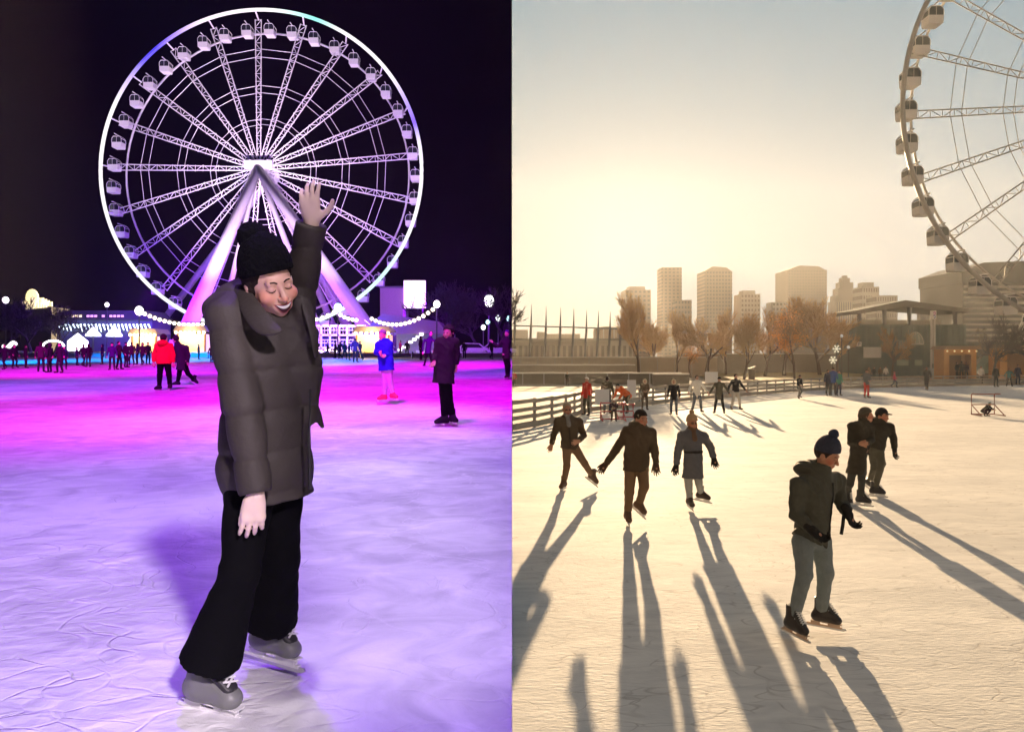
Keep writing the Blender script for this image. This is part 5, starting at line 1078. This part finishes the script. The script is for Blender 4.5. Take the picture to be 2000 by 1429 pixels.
o = dict(s=.97, facing=fd, head_s=1.10, head_facing=Vector((.68, -.70, -.30)), head_up=Vector((-.30, -.1, 1)), laugh=True, skin=mat('skin_rosy', (.66, .40, .30), rough=.45, var=.05, scale=14, vcol=True), vox_body=.0048, trousers=T_BLK, flare=.052, trouser_len=.825, leg_r=1.06,
    coat=OLIVE, r_chest=.165, r_waist=.172, r_hem=.178, flat=.9, puff=0, sleeve=1.22, arm_k=.014, collar=0, sleeve_len=.97, coat_extra=hood_extra(), torso_extra=torso_extra(), coat_disp=quilt(.013, .150, .02, .0022, 2.0), wr=.011, seed=2.0, vox_coat=.0078,
    hat='pompom', hat_mat=KNIT, hat_rise=.035, brim=.034, pom=1.25, pom_at=(0.01, -.06, .155), hair=HAIR_D, hair_len=.03, boots=GREYB, lace=WHITE_PL, boot_s=1.0,
    hand_dirR=Q(492, 1040, -.20) - Q(501, 968, -.20), palmR=(-.35, .9, -.1), curlR=.35, sideR=-1, thumbR=.2, hand_dirL=Q(600, 380, .05) - Q(606, 432, .08), palmL=(.1, .95, .1), curlL=.35, sideL=-1, thumbL=1.0, hand_s=1.0, boot_upR=(.16, -.1, 1), boot_upL=(.1, 0, 1))
hero = person(b0, J, o, 'laughing woman in an olive puffer coat and black pompom hat waving one raised hand', vox=.0085)
def cloth(name, rows, th, m, parent):
    mb = MB(); nr, nc = len(rows), len(rows[0]); mb.add([p for r in rows for p in r], [(i * nc + j, i * nc + j + 1, (i + 1) * nc + j + 1, (i + 1) * nc + j) for i in range(nr - 1) for j in range(nc - 1)])
    ob = mb.build(name, m, parent, True); so = ob.modifiers.new('thickness', 'SOLIDIFY'); so.thickness = th; so.offset = 0; su = ob.modifiers.new('smooth', 'SUBSURF'); su.levels = su.render_levels = 2; return ob
cloth('collar', [[Q(448, 560, .06), Q(462, 590, -.08), Q(480, 632, -.17), Q(505, 656, -.20), Q(530, 656, -.205)], [Q(462, 554, .03), Q(478, 580, -.09), Q(500, 618, -.175), Q(522, 640, -.20), Q(545, 652, -.205)], [Q(478, 552, .0), Q(496, 575, -.08), Q(518, 605, -.15), Q(540, 630, -.18), Q(558, 648, -.19)]], .016, OLIVE, hero)
cloth('collar', [[Q(584, 590, .0), Q(596, 622, -.05), Q(608, 665, -.07), Q(612, 700, -.06)], [Q(596, 588, .02), Q(612, 620, -.02), Q(624, 662, -.03), Q(622, 705, -.02)]], .014, OLIVE, hero)
b_ = MB()
for (a, r0, r1) in (((600, 850), (598, 880), (603, 980)),): b_.poly([Q(606, 760, -.10), Q(604, 860, -.115), Q(606, 955, -.10)], .006, 5)
b_.build('zip', TONG, hero)
for bo in hero.children:
    if bo.name.startswith('body'):      # bright light on the bare hands, put into their skin colour
        ca = bo.data.color_attributes['Col'].data
        for hj in (J['haR'], J['haL']):
            for v in bo.data.vertices:
                if (v.co - hj).length < .24: c = ca[v.index].color; ca[v.index].color = (1.22, 1.55, 1.75, 1)
# --- other skaters of the night rink seen large
def night(px, row, s, d, o, label, **k):
    base = foot(LEFT, px, row); Yb = base.y; return person(base, PX(base, Yb, d), dict(o, s=s), label, **k)
RED = fabric('red_jacket', (.75, .015, .02)); DKC = fabric('dark_coat', (.025, .015, .022)); BLUEJ = fabric('blue_jacket', (.01, .02, .36)); PALET = fabric('pale_trousers', (.42, .36, .42)); PINKB = mat('pink_boots', (.55, .03, .09), rough=.5)
TS = (0, -1, 0)
night(322, 762, 1.12, dict(head=(320, 661), neck=(320, 671), chest=(320, 682), pelvis=(320, 700), hem=(320, 710), shL=(333, 675), shR=(307, 675), elL=(338, 693), elR=(301, 693), haL=(338, 708), haR=(300, 707), hipL=(327, 709), hipR=(314, 709), knL=(330, 732), knR=(312, 733), anL=(332, 753), anR=(311, 755), toeL=(.3, -1, 0), toeR=(-.3, -1, 0)),
    dict(facing=(0, 1, 0), coat=RED, trousers=T_BLK, hair=HAIR_D, r_chest=.19, r_waist=.19, r_hem=.19, hood='down'), 'heavy man in a bright red jacket seen from behind, left of the woman', vox=.013)
night(352, 752, 1.10, dict(head=(343, 663), neck=(347, 672), chest=(354, 684), pelvis=(357, 706), hem=(355, 722), shL=(364, 679), shR=(345, 678), elL=(368, 694), elR=(343, 694), haL=(366, 708), haR=(346, 708), hipL=(360, 712), hipR=(353, 712), knL=(367, 729, .1), knR=(350, 730), anL=(379, 741, .3), anR=(347, 747), toeL=(.9, -.2, -.4), toeR=(-1, -.3, 0)),
    dict(facing=(-.8, .5, 0), coat=DKC, trousers=T_BLK, hat='cap', hat_mat=DKC, hair=HAIR_D), 'man in a long dark coat and cap striding beside the red jacket', vox=.013)
night(757, 790, 1.02, dict(head=(747, 655), neck=(748, 668), chest=(750, 682), pelvis=(754, 706), hem=(755, 723), shL=(761, 672), shR=(739, 673), elL=(763, 688), elR=(735, 688), haL=(752, 694, -.15), haR=(742, 688, -.2), hipL=(760, 716), hipR=(751, 716), knL=(761, 742), knR=(753, 742), anL=(767, 771), anR=(750, 774), toeL=(.8, -.7, 0), toeR=(-.8, -.7, 0)),
    dict(facing=(-.3, -1, 0), coat=BLUEJ, trousers=PALET, hat='beanie', hat_mat=fabric('grey_hat', (.2, .2, .22)), boots=PINKB, hood='down', leg_r=1.0, r_hem=.19), 'skater in a blue jacket, white trousers and pink boots', vox=.012)
night(876, 832, 1.04, dict(head=(876, 650), neck=(874, 664), chest=(872, 680), pelvis=(868, 712), hem=(866, 748), shL=(889, 668), shR=(858, 668), elL=(892, 692), elR=(852, 692), haL=(890, 712), haR=(848, 706, -.1), hipL=(872, 728), hipR=(864, 728), knL=(875, 768), knR=(867, 768), anL=(884, 815), anR=(868, 818), toeL=(.5, -1, 0), toeR=(-1, -.5, 0)),
    dict(facing=(-.4, -.9, 0), coat=DKC, trousers=T_BLK, hair=HAIR_D, hair_len=.22, hat='beanie', hat_mat=DKC, r_chest=.16, r_waist=.16, r_hem=.19), 'tall skater in a long black coat standing at the right of the night rink', vox=.012)
night(986, 741, 1.02, dict(head=(990, 651), neck=(989, 661), chest=(988, 671), pelvis=(988, 692), hem=(988, 700), shL=(995, 667, .1), shR=(981, 666), elL=(994, 680, .2), elR=(973, 676), haL=(992, 690, .1), haR=(962, 668), hipL=(991, 697), hipR=(986, 697), knL=(994, 714), knR=(989, 714), anL=(993, 733), anR=(990, 734), toeL=(-.3, -1, 0), toeR=(-.5, -1, 0)),
    dict(facing=(-.5, -.9, 0), coat=DKC, trousers=T_BLK, hair=HAIR_D, hat='beanie', hat_mat=fabric('violet_hat', (.06, .02, .12)), r_chest=.14, r_waist=.14, r_hem=.15), 'skater in black with an outstretched arm beside the divide', vox=.013)
night(838, 717, 1.0, dict(head=(842, 651), neck=(840, 659), chest=(838, 668), pelvis=(836, 684), hem=(836, 690), shL=(848, 664), shR=(829, 664), elL=(852, 675), elR=(826, 676), haL=(848, 684), haR=(826, 687), hipL=(839, 687), hipR=(833, 687), knL=(841, 698), knR=(832, 698), anL=(843, 711), anR=(829, 712), toeL=(.3, -1, 0), toeR=(-.5, -1, 0)),
    dict(facing=(0, -1, 0), coat=fabric('navy_jacket', (.015, .015, .05)), trousers=T_BLK, hair=HAIR_D, hood='down'), 'skater in a navy jacket half hidden by the tall black coat', vox=.014)
# --- sunlit rink, near skaters
def dayp(px, row, s, d, o, label, **k):
    base = foot(RIGHT, px, row); return person(base, PX(base, base.y, d), dict(o, s=s), label, **k)
GRJ = fabric('dark_green_parka', (.058, .058, .045), rough=.8); JEAN = fabric('grey_jeans', (.17, .20, .21), bump=.4); NAVYK = fabric('navy_knit', (.022, .032, .065), bump=.9, rough=.95); GLV = fabric('black_gloves', (.015, .013, .012)); BOOTK = mat('black_boot_leather', (.02, .014, .013), rough=.4); TANB = mat('tan_blade_holder', (.50, .36, .26), rough=.5)
dayp(1580, 1245, 1.0, dict(head=(1615, 888), neck=(1602, 922, .02), chest=(1594, 962, .02), pelvis=(1586, 1040, .03), hem=(1580, 1056, .02), shR=(1560, 946, -.08), elR=(1553, 1002, -.10), haR=(1585, 1034, -.22), shL=(1634, 938, .14), elL=(1641, 978, .10), haL=(1655, 1000, -.02),
    hipR=(1568, 1058, -.03), knR=(1571, 1122, -.10), anR=(1548, 1212, -.05), hipL=(1603, 1056, .08), knL=(1612, 1118, .0), anL=(1604, 1197, .12), toeR=(.45, -.95, -.05), toeL=(.95, -.45, -.05)),
    dict(facing=(.70, -.71, 0), head_facing=(.72, -.62, -.42), head_up=(.12, -.12, 1), skin=SKIN_T, coat=GRJ, trousers=JEAN, leg_r=.98, flare=-.004, gloves=GLV, hood='down', hat='pompom', hat_mat=NAVYK, hat_rise=.03, brim=.03, pom=1.05, hair=HAIR_D, boots=BOOTK, lace=WHITE_PL, shell=TANB, r_chest=.175, r_waist=.17, r_hem=.178, zip=BLACKF, handcurl=1, curlL=.85, curlR=.8, puff=.004, vox_coat=.009, hand_dirR=(.6, -.4, -.5), hand_dirL=(.3, -.3, -.9), wr=.013, boot_s=.98, trouser_len=.90, vox_body=.007),
    'man in a navy pompom hat, dark parka and grey jeans skating in front', vox=.010)
fs = bpy.data.objects[-1]
stp = foot(RIGHT, 1580, 1245); Ys = stp.y; tp = pt(1648, 1006, Ys - .03); root = MB().poly([Vector((0, 0, 0)), pt(1646, 1025, Ys - .03) - tp, pt(1643, 1043, Ys - .03) - tp], .014, 6).build('strap', BLACKF, loc=tp); tag(root, 'black strap dangling from the gloved hand of the man in front', 'strap')
BRC = fabric('brown_black_jacket', (.065, .042, .024)); BRT = fabric('tan_brown_trousers', (.16, .095, .05)); SCF = fabric('grey_scarf', (.18, .17, .17)); TANBT = mat('brown_skates', (.10, .05, .025), rough=.5); HAIRG = fabric('grey_hair', (.35, .28, .2), bump=.6)
dayp(1108, 957, 1.0, dict(head=(1108, 800), neck=(1108, 815), chest=(1110, 828), pelvis=(1113, 868), hem=(1112, 876), shR=(1090, 822), shL=(1131, 823), elR=(1082, 848), haR=(1077, 868), elL=(1140, 850), haL=(1130, 861, -.25), hipR=(1107, 874), hipL=(1121, 872), knR=(1107, 910, -.05), knL=(1142, 905, 0), anR=(1101, 943), anL=(1157, 929, .15), toeR=(-.5, -1, -.1), toeL=(.7, -.6, -.5)),
    dict(facing=(0, -1, 0), head_facing=(.1, -1, 0), skin=SKIN_T, glasses=True, beard=True, coat=BRC, trousers=BRT, hair=HAIRG, scarf=SCF, boots=TANBT, r_chest=.165, r_waist=.15, r_hem=.165, curlL=.4, hand_dirL=(-.9, -.2, -.4), zip=BLACKF, leg_r=.95, trouser_len=.8), 'bare headed man in sunglasses and grey scarf, leftmost of the near skaters', vox=.011)
dayp(1235, 1024, 1.02, dict(head=(1252, 818), neck=(1248, 834), chest=(1246, 850), pelvis=(1243, 895), hem=(1242, 919), shR=(1224, 842), shL=(1272, 845), elR=(1203, 878), haR=(1184, 905), elL=(1279, 882), haL=(1281, 904), hipR=(1232, 912), hipL=(1254, 912), knR=(1229, 960), knL=(1258, 950, -.1), anR=(1226, 1005), anL=(1248, 984, .1), toeR=(.0, -1, -.1), toeL=(.6, -.7, -.5)),
    dict(facing=(.1, -1, 0), head_facing=(.5, -.85, -.1), skin=SKIN_T, coat=BRC, trousers=BRT, hat='beanie', hat_mat=fabric('brown_knit', (.03, .02, .015), bump=.9), hair=HAIR_D, gloves=fabric('brown_gloves', (.06, .03, .02)), boots=TANBT, r_chest=.17, r_waist=.17, r_hem=.19, hood='down', leg_r=1.0, trouser_len=.82), 'skater in a dark beanie and long brown black coat with both arms held out', vox=.011)
GBC = fabric('blue_grey_coat', (.085, .088, .105)); LGT = fabric('light_grey_trousers', (.30, .31, .30)); TANK = fabric('tan_knit_hat', (.40, .27, .16), bump=.9)
dayp(1360, 995, .98, dict(head=(1352, 826), neck=(1352, 842), chest=(1352, 855), pelvis=(1354, 893), hem=(1353, 933), belt=(1354, 879), shR=(1332, 850), shL=(1374, 851), elR=(1324, 880), haR=(1321, 908), elL=(1388, 873), haL=(1394, 894), hipR=(1344, 922), hipL=(1361, 920), knR=(1345, 948), knL=(1365, 942), anR=(1347, 977), anL=(1369, 964, .1), toeR=(.1, -1, -.1), toeL=(.8, -.6, -.1)),
    dict(facing=(.05, -1, 0), head_facing=(.15, -1, 0), skin=SKIN_T, glasses=True, coat=GBC, trousers=LGT, hat='pompom', hat_mat=TANK, hat_rise=.02, gloves=GLV, scarf=fabric('brown_scarf', (.12, .07, .045)), boots=mat('dark_brown_skates', (.045, .025, .015), rough=.5), r_chest=.15, r_waist=.142, r_hem=.18, belt=BLACKF, leg_r=.9, puff=.006, trouser_len=.85, sleeve=1.05), 'woman in a belted blue grey coat and tan pompom hat, third of the near row', vox=.010)
DKG = fabric('black_green_coat', (.030, .026, .018)); DKT = fabric('dark_grey_trousers', (.05, .05, .045)); BOOTW = mat('black_white_skates', (.03, .028, .03), rough=.45)
dayp(1683, 990, .99, dict(head=(1692, 811), neck=(1686, 826), chest=(1682, 840), pelvis=(1677, 880), hem=(1672, 925), shR=(1664, 832), shL=(1699, 836), elR=(1662, 864), haR=(1680, 866, -.2), elL=(1702, 858), haL=(1692, 866, -.2), hipR=(1668, 905), hipL=(1682, 905), knR=(1660, 945, .1), knL=(1683, 935, -.1), anR=(1652, 966, .5), anL=(1681, 972), toeR=(.4, -.8, -.5), toeL=(.8, -.7, 0)),
    dict(facing=(.55, -.85, 0), head_facing=(.9, -.4, 0), skin=SKIN_T, coat=DKG, trousers=DKT, hair=fabric('brown_hair', (.06, .04, .025), bump=.6), hair_len=.12, hat='beanie', hat_mat=fabric('grey_brown_knit', (.07, .06, .045), bump=.9), boots=BOOTW, r_chest=.15, r_waist=.15, r_hem=.2, leg_r=.85, lace=WHITE_PL), 'woman in a knee length dark coat skating arm in arm with the capped man', vox=.011)
dayp(1712, 972, 1.04, dict(head=(1723, 812), neck=(1720, 826), chest=(1717, 840), pelvis=(1712, 868), hem=(1710, 876), shR=(1700, 834), shL=(1738, 834), elR=(1697, 855), haR=(1694, 872, -.1), elL=(1745, 856), haL=(1747, 876), hipR=(1704, 876), hipL=(1716, 876), knR=(1708, 912, .2), knL=(1722, 905, -.1), anR=(1699, 940, .5), anL=(1708, 955), toeR=(.5, -.7, -.5), toeL=(.9, -.5, 0)),
    dict(facing=(.45, -.9, 0), head_facing=(.55, -.85, -.1), skin=SKIN_T, coat=DKG, trousers=fabric('olive_trousers', (.085, .08, .06)), hat='cap', hat_mat=BLACKF, hair=HAIR_D, gloves=GLV, boots=BOOTW, r_chest=.165, r_waist=.155, r_hem=.16, leg_r=.9, hood='down', lace=WHITE_PL), 'man in a black cap and short dark jacket at the right of the skating couple', vox=.011)
# --- middle and far skaters: prototypes copied with their own clothes
PROT = {}
def proto(kind, hat, coatlen, fine):
    key = (kind, hat, coatlen, fine)
    if key in PROT: return PROT[key]
    J, f = pose(kind); 
    if coatlen: J['hem'] = J['pelvis'] + (J['hem'] - J['pelvis']).normalized() * coatlen
    o = dict(facing=f, coat=BLACKF, trousers=BLACKF, boots=BLACKF, puff=0)
    if hat == 'hood': o.update(hood='up')
    elif hat == 'fur': o.update(hood='fur')
    elif hat == 'hair': o.update(hair=HAIR_D)
    elif hat == 'long': o.update(hair=HAIR_D, hair_len=.15)
    else: o.update(hat=hat, hat_mat=BLACKF)
    r = person(Vector((0, 0, -900)), J, o, 'proto', vox=.016 if fine else .024, detail=False); PROT[key] = r; r['fresh'] = 1
    return r
FAB = {}
def fb(n, c):
    if n not in FAB: FAB[n] = fabric(n, c)
    return FAB[n]
COL = dict(black=(.012, .012, .014), navy=(.02, .025, .06), red=(.55, .04, .03), orange=(.75, .14, .03), green=(.02, .20, .13), blue=(.03, .08, .30), grey=(.15, .15, .15), pale=(.45, .42, .38), white=(.70, .68, .64), brown=(.09, .055, .03), olive=(.075, .07, .045), pink=(.60, .08, .15), magenta=(.4, .02, .25), violet=(.03, .012, .07), tan=(.30, .20, .12), jeans=(.10, .12, .15), plum=(.035, .012, .025), teal=(.04, .16, .16))
def crowd(side, px, row, hpx, label, kind='stand', coat='black', trou='black', hat='hair', hatc='black', yaw=0, clen=.16, wide=1.0, group=None, cat='person', full=1.75):
    base = foot(side, px, row); r = proto(kind, hat, clen, hpx > 44); f = 'f'
    Hm = hpx / 1500 * base.y; s = Hm / full
    if r.get('fresh'): o = r; del r['fresh']; 
    else: o = copy_tree(r)
    for c in o.children:
        n = c.name.split('.')[0]; m = {'coat': fb(coat + '_cloth', COL[coat]), 'trousers': fb(trou + '_cloth', COL[trou]), 'hat': fb(hatc + '_cloth', COL[hatc]), 'boots': fb('black_cloth', COL['black'])}.get(n)
        if m: c.material_slots[0].link = 'OBJECT'; c.material_slots[0].material = m
    o.location = base; o.rotation_euler = (0, 0, R(yaw)); o.scale = (s * wide, s * wide, s); tag(o, label, cat, group)
    if 'fresh' in o: del o['fresh']
    return o
GD = 'skaters in the middle of the sunlit rink'; D = RIGHT
crowd(D, 1146, 812, 76, 'skater in an open red jacket and pale cap by the left fence', coat='red', trou='olive', hat='cap', hatc='white', yaw=-50, group=GD)
crowd(D, 1186, 809, 74, 'skater in a dark olive coat seen from behind beside the banner', coat='olive', trou='jeans', hat='hair', yaw=170, clen=.24, group=GD)
crowd(D, 1222, 808, 62, 'grown up in an orange jacket bending over a child', kind='bend', coat='orange', trou='olive', hat='beanie', hatc='black', yaw=-55, group=GD, full=1.45)
crowd(D, 1199, 823, 44, 'small child with a white helmet holding a red frame', kind='huddle', coat='plum', trou='brown', hat='beanie', hatc='white', yaw=-10, group=GD, cat='child', wide=1.25)
crowd(D, 1259, 801, 62, 'skater in a brown fur trimmed hood behind the beanie skater', coat='brown', trou='brown', hat='fur', yaw=0, clen=.25, group=GD, kind='huddle')
crowd(D, 1316, 811, 71, 'skater with a pale fur hood and dark open jacket', coat='black', trou='jeans', hat='fur', yaw=-15, group=GD, clen=.22)
crowd(D, 1361, 806, 74, 'skater in a whitish jacket and jeans', coat='white', trou='jeans', hat='hair', yaw=10, kind='arms', group=GD)
crowd(D, 1405, 808, 72, 'skater in a dark cap and long olive coat with arms out', coat='olive', trou='black', hat='cap', yaw=-25, kind='arms', clen=.28, group=GD)
crowd(D, 1437, 801, 71, 'skater in a short dark jacket and pale trousers', coat='black', trou='pale', hat='hair', yaw=10, kind='arms', group=GD, clen=.08)
crowd(D, 1560, 779, 48, 'lone skater in a black jacket gliding under the orange tree', coat='black', trou='grey', hat='beanie', yaw=30, kind='stride', group=GD, clen=.08)
crowd(D, 1617, 773, 52, 'dark clothed skater at the left of the huddled trio', coat='navy', trou='black', yaw=20, group=GD)
crowd(D, 1627, 773, 56, 'skater in a blue jacket in the middle of the huddled trio', coat='blue', trou='black', hat='beanie', yaw=170, group=GD)
crowd(D, 1638, 773, 50, 'skater in a green jacket at the right of the huddled trio', coat='green', trou='navy', yaw=10, group=GD)
crowd(D, 1692, 778, 58, 'skater in grey top and red trousers near the pavilion', coat='grey', trou='red', hat='cap', yaw=20, kind='huddle', group=GD)
crowd(D, 1747, 757, 31, 'small child in a pink snowsuit', kind='walk', coat='pink', trou='navy', hat='beanie', hatc='pink', yaw=60, group=GD, cat='child')
crowd(D, 1810, 762, 46, 'skater in black holding both arms forward below the totem', kind='walk', coat='black', trou='black', yaw=-40, group=GD)
crowd(D, 1916, 751, 36, 'skater in a cream jacket and black trousers below the small tent', kind='walk', coat='white', trou='black', yaw=-30, group=GD)
crowd(D, 1945, 756, 42, 'thin dark skater right of the cream jacket', coat='black', trou='black', yaw=10, group=GD)
crowd(D, 1971, 755, 36, 'skater in a dark teal jacket with legs apart near the right kiosk', kind='arms', coat='teal', trou='black', yaw=-20, group=GD)
crowd(D, 1988, 752, 40, 'person in a pale scarf and dark coat before the right kiosk', coat='navy', trou='navy', yaw=0, hat='beanie', group=GD)
crowd(D, 1925, 813, 28, 'child in black crouching inside the dark red frame', kind='crouch', coat='black', trou='plum', hat='beanie', hatc='teal', yaw=30, group=GD, full=1.0, cat='child')
GB = 'people standing beyond the rink fence'
def beyond(px, Y, hpx, label, **k):
    o = crowd(D, px, 720 + 10, 30, label, **k); o.location = at(D, px, Y); s = hpx / 1500 * Y / 1.75; o.scale = (s, s, s); return o
beyond(1697, 101, 26, 'person in a peach coat standing left before the pavilion', coat='tan', trou='brown', group=GB); beyond(1707, 103, 25, 'dark figure right of the peach coat', group=GB); beyond(1719, 103, 25, 'person in brown before the pavilion garage door', coat='brown', group=GB); beyond(1730, 101, 27, 'person in a white coat before the pavilion', coat='white', group=GB, clen=.26)
beyond(1869, 104.6, 34, 'left dark figure inside the timber kiosk', group=GB, yaw=30); beyond(1878, 104.4, 36, 'middle dark figure inside the timber kiosk', group=GB, yaw=160); beyond(1887, 104.6, 34, 'right dark figure inside the timber kiosk', coat='plum', group=GB)
beyond(1108, 78, 26, 'person with a pale fur hood walking beyond the quay wall', coat='olive', trou='brown', hat='fur', group=GB); beyond(1004, 74, 30, 'person in a red coat at the very left of the sunlit quay', coat='red', trou='brown', group=GB)
# far crowd of the night rink
GN = 'dark skaters crowding the far side of the night rink'
NP = [(9, 722, 50, 'walk', 'black', 'leftmost dark skater at the picture edge of the night rink'), (26, 720, 48, 'stride', 'black', 'second dark skater from the left edge, legs apart'), (50, 719, 46, 'stand', 'black', 'narrow dark skater left of the plum jacket'),
 (80, 727, 60, 'stand', 'plum', 'skater in a plum jacket under the light arch'), (97, 728, 58, 'stand', 'black', 'black clothed skater right beside the plum jacket'), (117, 729, 60, 'arms', 'black', 'broad dark skater below the right foot of the light arch'), (125, 722, 46, 'walk', 'navy', 'navy skater behind the broad dark skater'),
 (150, 714, 36, 'stand', 'violet', 'short violet figure in front of the brightest tent'), (163, 716, 44, 'walk', 'black', 'dark skater just right of the brightest tent'), (173, 717, 46, 'stand', 'black', 'dark skater below the round umbrella tent'), (200, 712, 40, 'stand', 'navy', 'navy clothed figure alone below the second umbrella tent'),
 (219, 723, 54, 'stand', 'violet', 'violet lit skater at the left end of the purple group'), (232, 722, 56, 'arms', 'plum', 'dark plum skater in the middle of the purple group'), (246, 718, 50, 'stand', 'black', 'dark skater with a tall head in the purple group'), (257, 714, 46, 'walk', 'plum', 'slim skater right of the purple group'),
 (268, 712, 42, 'stand', 'violet', 'figure lit violet before the blue white tent'), (278, 713, 44, 'walk', 'plum', 'skater beneath the half hidden yellow stall'), (289, 712, 44, 'stand', 'black', 'dark skater just left of the red jacket'), (388, 702, 30, 'stand', 'black', 'tiny figure silhouetted against the yellow stall'), (413, 708, 34, 'walk', 'plum', 'small dark skater at the elbow of the woman'),
 (655, 700, 32, 'stand', 'violet', 'leftmost small figure below the boarding platform'), (664, 701, 34, 'walk', 'violet', 'second small figure below the boarding platform'), (673, 702, 34, 'walk', 'navy', 'third small figure below the boarding platform'), (682, 704, 34, 'stand', 'plum', 'small skater left of the orange stall'), (694, 708, 48, 'stand', 'violet', 'taller violet figure left of the orange stall'), (703, 704, 38, 'walk', 'plum', 'small skater under the left corner of the orange stall'),
 (782, 697, 32, 'stand', 'magenta', 'small figure in a magenta jacket by the glowing column'), (795, 697, 32, 'stand', 'black', 'small dark figure right of the magenta jacket'), (822, 704, 48, 'stand', 'plum', 'plum figure left of the navy jacket skater'), (960, 702, 40, 'walk', 'black', 'dark skater gliding before the snow covered cars'), (907, 700, 34, 'stand', 'black', 'small dark figure between the tall black coat and the cars'), (640, 699, 30, 'walk', 'navy', 'small navy figure at the edge of the open coat')]
hats = ['hair', 'beanie', 'hair', 'long', 'hood', 'beanie']
for i, (px, row, h, kd_, c_, lab) in enumerate(NP):
    crowd(LEFT, px, row, h, lab, kind=kd_, coat=c_, trou='black', hat=hats[i % 6], yaw=(i * 67) % 360, clen=(.14, .26, .10)[i % 3], group=GN)
for r in list(PROT.values()):
    if r.get('fresh'):
        for c in list(r.children): bpy.data.objects.remove(c)
        bpy.data.objects.remove(r)
haze(0.00023)
